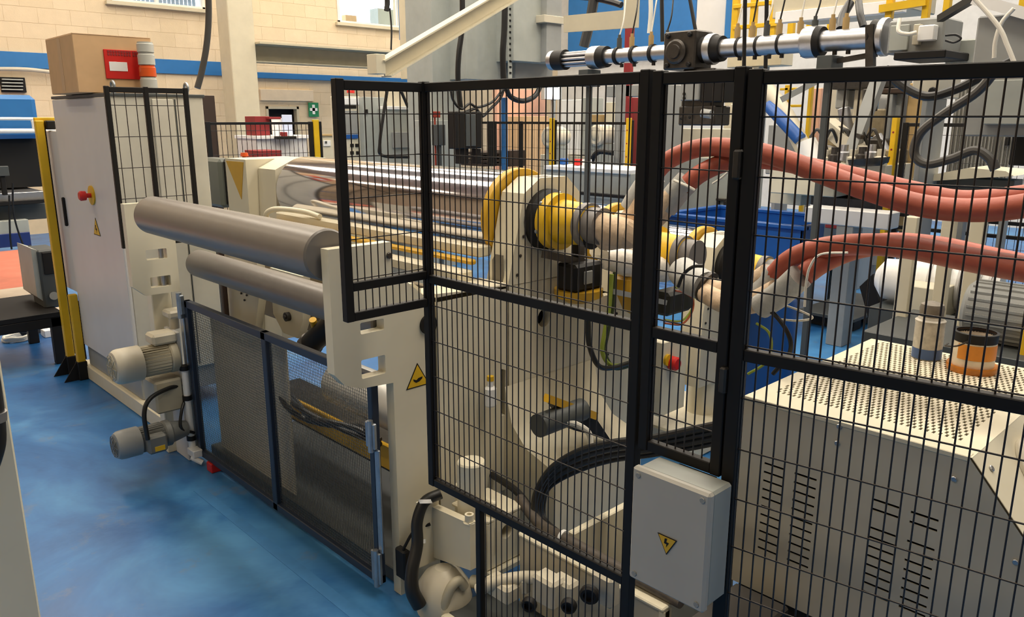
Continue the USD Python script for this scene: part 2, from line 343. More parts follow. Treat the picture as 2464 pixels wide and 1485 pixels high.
# ------------------------------------------------------------------ guard fences (black welded mesh)
XF = 1.47
def fence(name, label, p0, ang, L, z0, z1, rails=(), posts=(0.0, 1.0), pw=0.026, dv=0.024, dh=0.115, wr=0.0017, cat='fence', group=None, outline=None, mat=None, post_mat=None, foot=None, wires=True, off=0.0):
    mat = mat or BLACK
    t = thing(name, label, cat, (p0[0], p0[1], foot if foot is not None else z0), group)
    T = lambda m: turned(m, p0, ang)
    for f in posts:
        s = f * L; zb = foot if (foot is not None) else z0
        part(t, 'post', T(bx(s - pw / 2, s + pw / 2, -pw / 2, pw / 2, zb, z1 + 0.004, 0.002)), post_mat or mat)
    for z in (z1 - 0.013, z0 + 0.013, *rails):
        if z is None: continue
        part(t, 'rail', T(bx(pw / 2, L - pw / 2, -pw * 0.42, pw * 0.42, z - 0.013, z + 0.013, 0.002)), mat)
    if wires:
        ms = []
        for s in np.arange(dv * 0.6, L, dv):
            lo = z0 if outline is None else outline(s)
            ms.append(tube([(s, off, lo), (s, off, z1)], wr, 6, smooth=False))
        for z in np.arange(z1 - 0.088, z0, -dh):
            s0 = 0.0
            if outline is not None: s0 = next((s for s in np.arange(0, L, 0.01) if outline(s) < z), 0)
            ms.append(tube([(s0, off - wr * 1.6, z), (L, off - wr * 1.6, z)], wr, 6, smooth=False))
        part(t, 'wire_mesh', [T(m) for m in ms], WIRE, kind='stuff', smooth=True)
    return t
DOWN = -math.pi / 2
ZT = 1.852
YC = 1.905                      # corner post
f1 = fence('mesh_fence', 'short black mesh fence panel jutting out above the near end of the rubber rollers', (XF, YC), math.pi, 0.29, 1.185, ZT, rails=(1.285,), posts=(1.0,), group=None)
f2 = fence('mesh_fence', 'wide black mesh fence panel with stepped lower edge in front of the calender frame', (XF, YC), DOWN, YC - 1.10, 0.58, ZT, rails=(1.272,), posts=(0.0,),
           outline=lambda s: 0.58 if s < YC - 1.676 else 0.12)
T = lambda m: turned(m, (XF, YC), DOWN)
part(f2, 'post', T(bx(YC - 1.676 - 0.011, YC - 1.676 + 0.011, -0.011, 0.011, 0.12, 0.6, 0.002)), BLACK)
part(f2, 'post', T(bx(YC - 1.10 - 0.013, YC - 1.10 + 0.013, -0.013, 0.013, 0.0, ZT + 0.004, 0.002)), BLACK)
f3 = fence('mesh_fence', 'narrow black mesh gate panel above the grey electrical box', (XF, 1.066), DOWN, 0.2, 0.972, ZT - 0.004, rails=(1.268,), posts=(0.0, 1.0), pw=0.026, dv=0.024)
for zz in (1.66, 1.2):
    part(f3, 'latch', bx(XF - 0.022, XF - 0.004, 0.848, 0.866, zz - 0.03, zz + 0.03), DSTEEL)
a4 = DOWN + math.radians(8.0)
f4 = fence('mesh_fence', 'tall black mesh fence panel in front of the beige ventilated machine cover', (XF + 0.004, 0.835), a4, 0.62, 0.16, 1.842, rails=(1.262,), posts=(0.0, 1.0), foot=0.0, pw=0.03, dv=0.0255, dh=0.118, wr=0.0019)

# ------------------------------------------------------------------ calender front: mesh door, rollers and end plates
XD, YN, YFAR = 1.486, 2.2, 4.0
def end_plate(y0, y1, label):
    t = thing('roller_end_plate', label, 'machine plate', (1.5, y0, 0))
    out = Polygon([(1.298, 1.345), (1.54, 1.345), (1.54, 1.195), (1.60, 1.20), (1.66, 1.15), (1.72, 1.10), (1.72, 0.0), (1.53, 0.0), (1.53, 0.845), (1.40, 0.855), (1.335, 0.88), (1.298, 0.925)])
    for (a, b, c, d) in ((1.405, 1.50, 1.045, 1.085), (1.402, 1.50, 0.888, 0.955)):
        out = out.difference(sbox(a + 0.006, c + 0.006, b - 0.006, d - 0.006).buffer(0.006))
    part(t, 'plate', prism(out, 'y', y0, y1), BEIGE)
    return t
ep = end_plate(YN, YN + 0.045, 'near beige end plate with two slots carrying the warning triangle beside the corner post')
part(ep, 'locating_bolt', [bolt((1.53, YN, 1.30), (0, -1, 0), 0.012)], DSTEEL)
cb_ = thing('cam_block', 'bright beige cam block with mustard insert beside the top of the near end plate', 'block', (1.63, 2.27, 1.1))
part(cb_, 'block', prism([(1.575, 1.105), (1.70, 1.095), (1.70, 1.15), (1.67, 1.175), (1.575, 1.185)], 'y', 2.25, 2.33), BEIGE)
part(cb_, 'insert', lathe((1.62, 2.249, 1.135), (1.62, 2.245, 1.135), [(0, .035), (.004, .03)], 24), MUSTARD)
ep2 = thing('roller_end_plate', 'far beige end plate with two square windows behind the upper rubber roller', 'machine plate', (1.4, YFAR, 0.9))
out = Polygon([(1.275, 1.355), (1.50, 1.355), (1.50, 0.90), (1.33, 0.90), (1.275, 0.95)])
for (a, b, c, d) in ((1.352, 1.452, 1.075, 1.125), (1.358, 1.458, 0.935, 0.988)): out = out.difference(sbox(a + .005, c + .005, b - .005, d - .005).buffer(0.005))
part(ep2, 'plate', prism(out, 'y', YFAR, YFAR + 0.045), BEIGE)
part(ep2, 'support_column', [bx(1.40, 1.50, YFAR + 0.13, YFAR + 0.20, 0.0, 1.0), bx(1.41, 1.49, YFAR + 0.045, YFAR + 0.14, 0.90, 1.0)], BEIGE)
for zc in (1.10, 0.962): part(ep2, 'adjusting_screw', cyl((1.43, YFAR + 0.02, zc - 0.03), (1.43, YFAR + 0.02, zc + 0.03), 0.012, 12), STEEL)
def roller(name, label, a, b, r, mat):
    t = thing(name, label, 'roller', a)
    L = np.linalg.norm(np.subtract(b, a))
    part(t, 'sleeve', lathe(a, b, [(0, r - 0.006), (0.006, r), (L - 0.006, r), (L, r - 0.006)], 56), mat)
    d = np.subtract(b, a) / L
    part(t, 'shaft', cyl(np.subtract(a, d * 0.03), np.add(b, d * 0.03), r * 0.3, 20), STEEL)
    return t
roller('rubber_roller', 'upper grey rubber covered roller, the thicker of the front pair', (1.334, 2.262, 1.316), (1.334, 3.80, 1.316), 0.087, RUBBER)
roller('rubber_roller', 'lower grey rubber covered roller under the thicker front roller', (1.55, 2.25, 1.055), (1.55, 3.86, 1.055), 0.067, RUBBER)
dr = thing('mesh_door', 'dark navy framed mesh guard door under the rubber rollers', 'door', (XD, 3.0, 0.03))
DZ0, DZ1, DY0, DY1 = 0.045, 0.872, 2.252, 3.9
for nm, b in (('frame_rail', (XD - 0.015, XD + 0.015, DY0, DY1, DZ1 - 0.035, DZ1)), ('frame_rail', (XD - 0.015, XD + 0.015, DY0, DY1, DZ0, DZ0 + 0.035)), ('frame_stile', (XD - 0.015, XD + 0.015, DY0, DY0 + 0.03, DZ0, DZ1)),
              ('frame_stile', (XD - 0.015, XD + 0.015, DY1 - 0.035, DY1, DZ0, DZ1)), ('centre_stile', (XD - 0.015, XD + 0.015, 3.045, 3.085, DZ0, DZ1))):
    part(dr, nm, bx(*b, 0.003), NAVY)
ms = []
for yy in np.arange(DY0 + 0.03, DY1 - 0.03, 0.0125): ms.append(tube([(XD + 0.004, yy, DZ0 + 0.03), (XD + 0.004, yy, DZ1 - 0.03)], 0.0010, 4, smooth=False))
for zz in np.arange(DZ0 + 0.035, DZ1 - 0.03, 0.0125): ms.append(tube([(XD + 0.006, DY0 + 0.02, zz), (XD + 0.006, DY1 - 0.02, zz)], 0.0011, 4, smooth=False))
part(dr, 'wire_mesh', ms, MESHC, kind='stuff', smooth=True)
for z0, z1, yy in ((0.60, 0.70, DY0 - 0.005), (0.06, 0.19, DY0 - 0.005)):
    part(dr, 'hinge', [bx(XD - 0.03, XD - 0.014, yy - 0.02, yy + 0.035, z0, z1), cyl((XD - 0.03, yy, z0 - 0.01), (XD - 0.03, yy, z1 + 0.01), 0.011, 14)], GALV)
part(dr, 'edge_strip', bx(XD - 0.02, XD - 0.01, DY0 - 0.035, DY0 - 0.008, 0.19, 0.60), GALV)
part(dr, 'latch_plate', [bx(XD - 0.035, XD - 0.012, DY1 - 0.01, DY1 + 0.03, 0.80, 0.90), cyl((XD - 0.03, DY1 + 0.012, 0.78), (XD - 0.03, DY1 + 0.012, 0.91), 0.014, 12)], GALV)
rod = part(dr, 'latch_rod', cyl((XD - 0.035, DY1 + 0.02, 0.08), (XD - 0.035, DY1 + 0.02, 0.52), 0.017, 16), WHITE)
for zz in (0.52, 0.36, 0.14): part(rod, 'rod_clip', cyl((XD - 0.035, DY1 + 0.02, zz - 0.012), (XD - 0.035, DY1 + 0.02, zz + 0.012), 0.024, 14), BLACK)
part(dr, 'latch_upright', bx(XD - 0.02, XD + 0.02, DY1 + 0.012, DY1 + 0.055, 0.03, 0.86), GALV)
part(dr, 'foot_latch', [bx(XD - 0.06, XD - 0.01, DY1 - 0.05, DY1 + 0.03, 0.05, 0.09), cyl((XD - 0.06, DY1 - 0.02, 0.05), (XD - 0.02, DY1 - 0.06, 0.02), 0.014, 10)], WHITE)
for lab, x0, x1, z0, z1, ya, yb_, mt in (('upper pale guard beam running under the first chrome roll', 2.06, 2.13, 1.21, 1.255, 2.34, 4.02, BEIGE), ('mustard strip between the pale guard beams under the first chrome roll', 2.02, 2.05, 1.185, 1.205, 2.34, 4.02, MUSTARD),
        ('lower pale guard beam under the first chrome roll', 1.96, 2.03, 1.12, 1.165, 2.34, 4.02, BEIGE), ('brown grey shield plate below the pale guard beams', 1.90, 1.92, 0.72, 1.10, 2.36, 4.02, M('shield_brown', (128, 116, 94), .5))):
    one('guard_beam', bx(x0, x1, ya, yb_, z0, z1, .006), mt, lab, 'beam')
one('bent_tube', tube([(2.0, 3.95, 1.20), (1.98, 3.97, 1.25), (2.0, 3.9, 1.285), (2.05, 3.7, 1.285), (2.06, 3.55, 1.27)], .014, 12), BEIGE, 'pale bent tube in front of the left end of the first chrome roll', 'tube')
# things inside the door
iy = thing('drip_tray', 'mustard yellow angle tray running behind the mesh door', 'tray', (1.75, 3.0, 0.3))
part(iy, 'front_lip', bx(1.72, 1.74, 2.3, 3.85, 0.335, 0.445), MUSTARD)
part(iy, 'tray_floor', bx(1.72, 2.05, 2.3, 3.85, 0.33, 0.345), DSTEEL)
roller('take_off_roller', 'shiny steel take off roller lying low behind the mesh door', (1.86, 2.3, 0.55), (1.86, 3.1, 0.55), 0.11, M('satin_steel', (222, 220, 214), .5, metal=.6))
one('guard_sheet', bx(1.58, 1.59, 3.08, 3.86, 0.07, 0.775), BEIGE2, 'beige inner guard sheet behind the left half of the mesh door', 'panel')
one('machine_base_pan', bx(1.56, 2.9, 2.26, 3.95, 0.0, 0.06), DGREY, 'dark floor pan of the calender seen through the mesh door', 'base')
one('cable_tangle', [tube([(1.62 + 0.05 * math.sin(k + q), 2.5 + 0.12 * q, 0.5 + 0.03 * math.cos(2.3 * k + q)) for q in range(8)], 0.012, 8) for k in range(3)], CABLE, 'black cable bundle hanging behind the mesh door', 'cable', kind='stuff')
# arms between the rollers and the chrome rolls
ar = thing('bracket_arm', 'beige bracket arm with drilled bolt holes under the lower rubber roller', 'bracket', (1.75, 3.3, 0.8))
part(ar, 'web', prism([(3.98, 1.13), (3.98, 0.60), (3.68, 0.60), (3.63, 0.70), (3.54, 0.92), (3.54, 1.13)], 'x', 1.70, 1.74), BEIGE)
part(ar, 'inner_post', bx(1.66, 1.685, 3.86, 3.89, 0.0, 1.12), BROWN)
for (dy, dz) in ((0, 0.03), (0.03, 0), (0, -0.03), (-0.03, 0)): part(ar, 'bolt', bolt((1.70, 3.70 + dy, 0.90 + dz), (-1, 0, 0), 0.006), DSTEEL)
ar2 = thing('pivot_lever', 'beige pivot lever with round pin below the rollers', 'lever', (1.78, 2.9, 0.8))
part(ar2, 'lever_plate', prism(Polygon([(3.53, 1.05), (3.53, 0.82), (3.44, 0.74), (3.30, 0.74), (3.24, 0.84), (3.22, 1.05)]), 'x', 1.76, 1.80), BEIGE)
part(ar2, 'pivot_pin', [cyl((1.74, 3.37, 0.835), (1.80, 3.37, 0.835), 0.022, 20), cyl((1.733, 3.37, 0.835), (1.75, 3.37, 0.835), 0.010, 14)], DSTEEL)
cy = thing('pneumatic_cylinder', 'black pneumatic cylinder squeezed beside the near end plate under the rollers', 'cylinder', (1.72, 2.55, 0.8))
part(cy, 'barrel', cyl((1.70, 3.09, 0.76), (1.70, 2.85, 0.92), 0.05, 24, b=0.006), BLACK)
part(cy, 'end_cap', cyl((1.70, 3.10, 0.75), (1.70, 3.06, 0.78), 0.056, 24, b=0.006), DSTEEL)
part(cy, 'fitting', cyl((1.68, 2.99, 0.87), (1.66, 2.97, 0.91), 0.016, 12), MUSTARD)

# warning triangle decal builder (flat print on a thin plate)
def triangle_sign(name, label, c, r, u, size, symbol, down=False):
    c, r, u = (np.asarray(q, float) for q in (c, r, u)); n = np.cross(r, u); s = -1 if down else 1
    t = thing(name, label, 'warning sign', c)
    def tri(k, d0, d1):
        P = [(-0.5 * k * size, -0.29 * k * size * s), (0.5 * k * size, -0.29 * k * size * s), (0, 0.577 * k * size * s)]
        m = prism(Polygon(P), 'z', d0, d1); v = m.vertices; return trimesh.Trimesh(c + np.outer(v[:, 0], r) + np.outer(v[:, 1], u) + np.outer(v[:, 2], n), m.faces)
    part(t, 'border', tri(1.0, 0.0005, 0.0015), BLACK, smooth=False); part(t, 'yellow_field', tri(0.88, 0.001, 0.002), YELLOW, smooth=False)
    if symbol == 'bolt': P = [(-0.10, 0.20), (0.02, 0.22), (-0.02, 0.05), (0.12, 0.04), (-0.02, -0.20), (0.0, -0.05), (-0.13, -0.03)]
    else: P = [(-0.20, 0.03), (-0.06, -0.03), (0.02, 0.03), (0.20, 0.05), (0.18, -0.02), (0.05, -0.10), (-0.08, -0.12), (-0.18, -0.05)]
    m = prism(Polygon([(a * size, (b - (0.02 if down else 0.0)) * size) for a, b in P]), 'z', 0.0015, 0.0026); v = m.vertices
    part(t, 'symbol', trimesh.Trimesh(c + np.outer(v[:, 0], r) + np.outer(v[:, 1], u) + np.outer(v[:, 2], n), m.faces), BLACK, smooth=False)
    return t
triangle_sign('warning_triangle', 'yellow hand crush warning triangle on the near beige end plate', (1.636, YN, 0.835), (1, 0, 0), (0, 0, 1), 0.105, 'hand')

# ------------------------------------------------------------------ drive motors beside the door
def motor(name, label, c, L, r, m1, m2, box_side):
    c = np.asarray(c, float); t = thing(name, label, 'motor', c)
    e = c + (L, 0, 0)
    part(t, 'fan_cover', lathe(c, e, [(0, r * 0.55), (0.006, r * 0.86), (0.02, r * 0.97), (0.04, r), (L * 0.42, r), (L * 0.42, r * 0.93)], 36), m1)
    part(t, 'stator', cyl(c + (L * 0.40, 0, 0), c + (L * 0.86, 0, 0), r * 0.78, 32), m2)
    part(t, 'cooling_fins', [bar(c + (L * 0.41, r * 0.84 * math.cos(a), r * 0.84 * math.sin(a)), c + (L * 0.84, r * 0.84 * math.cos(a), r * 0.84 * math.sin(a)), 0.005 if abs(math.cos(a)) > .7 else 0.014, 0.014 if abs(math.cos(a)) > .7 else 0.005) for a in np.arange(0, 2 * math.pi, 0.21)], m2, smooth=False)
    part(t, 'end_shield', cyl(c + (L * 0.85, 0, 0), c + (L, 0, 0), r * 0.92, 32, b=0.008), m2)
    part(t, 'fan_grille', [tube([c + (-.002, r * q * math.cos(a), r * q * math.sin(a)) for a in np.linspace(0, 6.283, 25)], .0016, 5, smooth=False) for q in (.2, .4, .6, .75)] + [bar(c + (-.002, r * .78 * math.cos(a), r * .78 * math.sin(a)), c - (.002, r * .78 * math.cos(a), r * .78 * math.sin(a)), .003) for a in (0, .8, 1.6, 2.4)], m2)
    if box_side == 'up':
        part(t, 'terminal_box', bx(c[0] + L * 0.60, c[0] + L * 1.0, c[1] - 0.05, c[1] + 0.06, c[2] + r * 0.9, c[2] + r * 1.55, 0.012), m1)
    else:
        part(t, 'terminal_box', bx(c[0] + L * 0.46, c[0] + L * 0.80, c[1] - r * 1.5, c[1] - r * 0.7, c[2] - r * 0.72, c[2] + r * 0.55, 0.01), m2)
        part(t, 'rating_plate', bx(c[0] + L * 0.56, c[0] + L * 0.74, c[1] - r * 1.515, c[1] - r * 1.48, c[2] - r * 0.55, c[2] - r * 0.2, 0.001), YELLOW)
        part(t, 'gear_neck', cyl(c + (L * 0.98, 0, 0), c + (L * 1.3, 0, 0), r * 0.8, 28, r2=r * 0.55), m2)
    return t
motor('drive_motor', 'upper beige finned motor beside the mesh door', (1.13, 3.98, 0.575), 0.308, 0.088, BEIGE2, M('beige_casting', (176, 168, 146), 0.5), 'up')
motor('drive_motor', 'lower grey gear motor close to the floor beside the mesh door', (1.08, 3.92, 0.20), 0.27, 0.072, GREYM, M('grey_casting', (112, 114, 112), 0.5), 'side')
one('motor_cable', tube([(1.205, 3.82, 0.23), (1.205, 3.83, 0.36), (1.25, 3.86, 0.42), (1.36, 3.92, 0.43), (1.47, 3.96, 0.42)], 0.011, 10), CABLE, 'black cable looping up from the lower grey motor', 'cable')
one('motor_cable', tube([(1.47, 3.96, 0.37), (1.41, 3.90, 0.31), (1.39, 3.88, 0.22), (1.46, 3.9, 0.17)], 0.008, 8), CABLE, 'thin black cable curving between lower motor and door latch', 'cable')
mb = thing('motor_bracket', 'grey steel mounting plate holding both motors at the door edge', 'bracket', (1.48, 3.99, 0))
part(mb, 'plate', bx(1.44, 1.46, 3.955, 4.12, 0.0, 0.70), GREYC); part(mb, 'gear_case', bx(1.30, 1.44, 3.93, 4.10, 0.30, 0.47, 0.01), M('beige_casting', (1, 1, 1)))
one('hand_valve', [cyl((1.47, 4.05, 0.70), (1.47, 4.05, 0.78), 0.025, 16), bx(1.43, 1.52, 4.0, 4.1, 0.76, 0.80, 0.01)], BEIGE2, 'small beige valve block on top of the upper motor bracket', 'valve')
one('floor_switch', [bx(1.46, 1.52, 3.72, 3.78, 0.0, 0.05), cyl((1.49, 3.75, 0.05), (1.49, 3.75, 0.065), 0.018, 14)], RED, 'small red button box on the floor under the mesh door corner', 'switch')

# ------------------------------------------------------------------ electrical cabinet on the left
XCAB = 1.5
cb = thing('electrical_cabinet', 'tall pale grey electrical cabinet with red stop button on its door', 'cabinet', (1.8, 5.2, 0.12))
part(cb, 'body', bx(1.512, 2.03, 4.77, 5.82, 0.24, 1.885, 0.004), M('cabinet_side_beige', (206, 202, 188), 0.42))
cbd = part(cb, 'door', bx(1.488, 1.51, 4.765, 5.80, 0.245, 1.87, 0.006), GREYC)
part(cb, 'top_plate', bx(1.49, 2.04, 4.76, 5.82, 1.872, 1.89, 0.003), DGREY)
part(cb, 'plinth', bx(1.51, 2.03, 4.79, 5.80, 0.10, 0.245, 0.003), GREYM)
for xs in (1.70, 1.86): part(cb, 'side_seam', bx(xs, xs + 0.006, 4.763, 4.771, 0.26, 1.86, 0), DGREY)
part(cb, 'side_panel', bx(1.73, 1.85, 4.756, 4.772, 0.26, 1.86, 0.003), M('cabinet_side_beige', (1, 1, 1)))
part(cbd, 'door_handle', [bx(1.470, 1.488, 5.79, 5.815, 1.06, 1.25, 0.005)], BLACK, label='black door handle')
es = at(222, 470, x=1.488)
sbp = part(cbd, 'stop_button_plate', cyl((1.488, es[1], es[2]), (1.480, es[1], es[2]), 0.058, 24), YELLOW)
part(cbd, 'stop_button', lathe((1.482, es[1], es[2]), (1.40, es[1], es[2]), [(0, 0.014), (0.03, 0.014), (0.032, 0.028), (0.06, 0.03), (0.068, 0.022)], 24), RED)
for (yy, xx) in ((5.70, 1.56), (4.85, 1.56), (4.85, 1.97), (5.70, 1.97)):
    part(cb, 'lifting_eye', [trimesh.creation.torus(0.025, 0.008, 20, 10, transform=trimesh.transformations.translation_matrix((xx, yy, 1.93)) @ trimesh.transformations.rotation_matrix(math.pi / 2, (0, 1, 0))), cyl((xx, yy, 1.888), (xx, yy, 1.91), 0.013, 12)], GALV)
tw = at(233, 552, x=1.488)
triangle_sign('warning_triangle', 'yellow electricity warning triangle on the pale grey cabinet door', (1.4875, tw[1], tw[2]), (0, -1, 0), (0, 0, 1), 0.125, 'bolt')
one('base_beam', bx(1.484, 1.60, 4.22, 5.93, 0.0, 0.098, 0.006), BEIGE, 'long beige base beam on the floor under the electrical cabinet', 'beam')
ob = thing('operator_box', 'narrow pale grey side box with a vent strip left of the electrical cabinet', 'cabinet', (1.6, 6.0, 0.5))
p_ = at(150, 316, x=1.5); q_ = at(110, 690, x=1.5)
part(ob, 'case', bx(1.50, 1.75, 5.825, 6.24, 0.60, 1.675, 0.006), GREYC)
part(ob, 'vent_strip', [bx(1.496, 1.502, 6.08, 6.15, 1.40 + i * 0.022, 1.414 + i * 0.022, 0.001) for i in range(11)], GREYM, smooth=False)
for i, (px, py, zt, lab) in enumerate(((175, 898, 1.74, 'left yellow light curtain post standing beside the grey side box'), (201, 912, 0.60, 'short yellow post under the grey side box next to the cabinet plinth'))):
    g = at(px, py, z=0); t = thing('light_curtain_post', lab, 'post', (g[0], g[1], 0))
    part(t, 'column', bx(g[0] - 0.025, g[0] + 0.025, g[1] - 0.022, g[1] + 0.022, 0.10, zt), YELLOW)
    part(t, 'sensor_strip', bx(g[0] + 0.026, g[0] + 0.034, g[1] - 0.015, g[1] + 0.015, 0.14, zt - 0.05), BLACK)
    part(t, 'foot', [bx(g[0] - 0.03, g[0] + 0.03, g[1] - 0.03, g[1] + 0.03, 0.0, 0.13), prism([(g[0] - 0.12, 0), (g[0] + 0.03, 0), (g[0] + 0.03, 0.13), (g[0] - 0.03, 0.13)], 'y', g[1] - 0.004, g[1] + 0.004)], BLACK)
    if i == 0:
        part(t, 'top_bracket', bx(g[0] - 0.02, g[0] + 0.16, g[1] + 0.02, g[1] + 0.04, 1.685, 1.76), YELLOW)
        part(t, 'muting_switch', bx(g[0] + 0.035, g[0] + 0.09, g[1] - 0.04, g[1] + 0.02, 1.682, 1.74, 0.006), BLACK)
# carton, pouch and signal tower on the cabinet
c0, c1 = at(180, 150, y=4.98), at(368, 150, y=4.98)
cz = at(270, 86, y=4.98)[2]
CX0, CX1 = c0[0], c1[0]
ct = thing('cardboard_carton', 'large brown cardboard carton lying on the electrical cabinet', 'box', ((CX0 + CX1) / 2, 5.2, 1.893))
part(ct, 'case', bx(CX0, CX1, 4.98, 5.50, 1.893, cz, 0.004), CARD)
part(ct, 'tape', bx(CX0 - 0.001, CX0 + 0.001, 5.21, 5.27, 1.91, cz - 0.01, 0), CARDS)
part(ct, 'flap_edge', bx(CX0 + 0.002, CX1 - 0.002, 4.978, 5.50, cz - 0.003, cz + 0.002, 0.001), CARDS)
po = thing('document_pouch', 'red document pouch with white label stuck on the carton', 'pouch', (1.7, 4.97, 1.93))
a, c = at(248, 118, y=4.975), at(342, 192, y=4.975)
pch = part(po, 'pouch', bx(a[0], c[0], 4.972, 4.98, c[2], a[2], 0.002), RED)
l0, l1 = at(262, 148, y=4.971), at(308, 172, y=4.971)
part(pch, 'label', bx(l0[0], l1[0], 4.970, 4.973, l1[2], l0[2], 0.0005), WHITE)
for i, n in enumerate((9, 5)):
    x0 = at(258 + 60 * i, 125, y=4.971)[0]; z = at(275, 124, y=4.971)[2]
    part(pch, 'printed_line', [bx(x0 + k * 0.0145, x0 + k * 0.0145 + 0.011, 4.970, 4.9725, z - 0.006, z + 0.006, 0.0004) for k in range(n)] + [bx(x0 + k * 0.0145, x0 + k * 0.0145 + 0.010, 4.970, 4.9725, z - 0.022, z - 0.010, 0.0004) for k in range(n)], DRED, smooth=False)
tx = at(358, 200, y=4.9)
tw = thing('signal_tower', 'stacked signal light tower with one orange lens on the electrical cabinet', 'signal light', (tx[0], 4.9, 1.89))
zs = [at(358, y, y=4.9)[2] for y in (210, 186, 158, 128, 102)]; zs[0] = 1.89
for i, (z0, z1) in enumerate(zip(zs, zs[1:])):
    part(tw, 'orange_lens' if i == 1 else 'lens', lathe((tx[0], 4.9, z0), (tx[0], 4.9, z1), [(0, 0.035), (0.004, 0.046), (z1 - z0 - 0.012, 0.046), (z1 - z0 - 0.008, 0.042), (z1 - z0, 0.042)], 28), ORANGE if i == 1 else CLEARP)
pf = fence('mesh_fence', 'black mesh panel of three uprights standing beside the pale grey cabinet', (1.351, 4.3), 0.0, 0.39, 1.10, 1.905, rails=(), posts=(0.0, 0.48, 1.0), pw=0.022, dv=0.052, dh=0.155, wr=0.002)
# conduit coming down from the roof into the cabinet
part(pf, 'mount_arm', bx(1.362, 1.38, 4.045, 4.30, 1.14, 1.16), BLACK)
k0 = at(475, 212, y=5.0); pts = [k0, at(486, 170, y=5.0), at(497, 110, y=5.0), at(502, 40, y=5.0), at(500, -60, y=5.0), at(494, -160, y=5.0), at(486, -300, y=5.0)]
one('conduit', tube(pts, 0.019, 14), CONDUIT, 'dark grey flexible conduit dropping from the roof to the electrical cabinet', 'conduit')

# ------------------------------------------------------------------ the three chrome rolls
def chrome_roll(name, label, xc, zc, r, rd, y0=2.375, y1=4.10, head=None):
    t = thing(name, label, 'roller', (xc, (y0 + y1) / 2, zc - r))
    part(t, 'shell', lathe((xc, y0 + 0.002, zc), (xc, y1, zc), [(0, r - 0.005), (0.005, r), (y1 - y0 - 0.007, r), (y1 - y0 - 0.002, r - 0.005)], 96), CHROME)
    part(t, 'end_disc', lathe((xc, 2.335, zc), (xc, y0, zc), [(0, rd - 0.004), (0.004, rd), (y0 - 2.339, rd), (y0 - 2.335, rd - 0.004)], 72), MUSTARD)
    part(t, 'end_ring', lathe((xc, y1, zc), (xc, y1 + 0.02, zc), [(0, r * 0.9), (0.016, r * 0.9), (0.02, r * 0.86)], 48), DSTEEL)
    return t
R1 = (2.30, 1.355); R2 = (2.95, 1.165); R3 = (3.70, 0.985)
chrome_roll('chrome_roll', 'first polished chrome roll, nearest and highest, in front of the black and yellow guard posts', *R1, 0.187, 0.200)
chrome_roll('chrome_roll', 'second polished chrome roll mostly hidden behind the first one', *R2, 0.187, 0.200)
chrome_roll('chrome_roll', 'third polished chrome roll, lowest, in front of the blue bin', *R3, 0.187, 0.200)
def head(label, xc, zc, low):
    t = thing('roll_bearing_housing', label, 'bearing housing', (xc, 2.26, low))
    zl = max(low, zc - 0.235)
    out = [(xc - 0.21, low), (xc - 0.21, zl + .004), (xc - 0.125, zc + 0.112), (xc - 0.036, zc + 0.168), (xc + 0.12, zc + 0.168), (xc + 0.20, zc + 0.10), (xc + 0.24, zl + .004), (xc + 0.26, low)]
    part(t, 'casting', prism(out, 'y', 2.2, 2.326), BEIGE)
    part(t, 'top_slot', [bx(xc - 0.088 + k * 0.04, xc - 0.062 + k * 0.04, 2.235, 2.295, zc + 0.13, zc + 0.136, 0) for k in range(0)] or [bx(xc - 0.02 + k * .035, xc + 0.0 + k * .035, 2.225, 2.29, zc + 0.1665, zc + 0.1690, 0.001) for k in range(3)], M('recess_grey', (120, 114, 102), .6))
    for k in range(5): part(t, 'bolt', bolt((xc - 0.125 - 0.017 * (k + 1) + 0.03, 2.2, zc + 0.02 - 0.075 * k), (0, -1, 0), 0.007, 0.005), DSTEEL)
    flr = part(t, 'flange_ring', lathe((xc, 2.205, zc), (xc, 2.155, zc), [(0, 0.125), (0.03, 0.125), (0.05, 0.108)], 40), BLACK)
    for a in np.arange(0.3, 6.3, math.pi / 3): part(flr, 'bolt', bolt((xc + 0.11 * math.cos(a), 2.157, zc + 0.11 * math.sin(a)), (0, -1, 0), 0.009, 0.012), GALV)
    return t
h1 = head('tall beige bearing housing of the first chrome roll with dark recess low on its side', R1[0], R1[1], 1.112)
part(h1, 'side_recess', turned(prism(Polygon([(-0.03, -0.07), (0.03, -0.07), (0.03, 0.045), (0.012, 0.07), (-0.03, 0.07)]), 'x', 0, 0.006), (0, 0), 0).apply_translation((R1[0] - 0.2115, 2.262, 1.16)), M('recess_grey', (120, 114, 102), 0.6))  # flat grey plate, the shade of the recess is in its colour
head('beige bearing housing of the second chrome roll hidden behind the wrapped hoses', R2[0], R2[1], 0.985)
head('bright beige bearing housing of the third chrome roll seen through the narrow gate', R3[0], R3[1], 0.35)
def union(label, xc, zc, L=0.27):
    t = thing('rotary_union', label, 'rotary joint', (xc, 2.1, zc - 0.1))
    part(t, 'yellow_cover', lathe((xc, 2.155, zc), (xc, 2.155 - L * 0.8, zc), [(0, 0.112), (0.045, 0.112), (0.05, 0.088), (L * 0.5, 0.082), (L * 0.72, 0.074)], 40), YELLOW)
    part(t, 'collar', lathe((xc, 2.155 - L * 0.6, zc), (xc, 2.155 - L, zc), [(0, 0.084), (0.03, 0.084), (0.032, 0.07), (L * 0.34, 0.07)], 36), M('collar_grey', (112, 108, 106), 0.45))
    return t
union('yellow rotary union on the first chrome roll', *R1)
union('yellow rotary union on the second chrome roll behind the fence posts', *R2)
union('yellow rotary union on the third chrome roll at the right edge of the narrow gate', *R3)
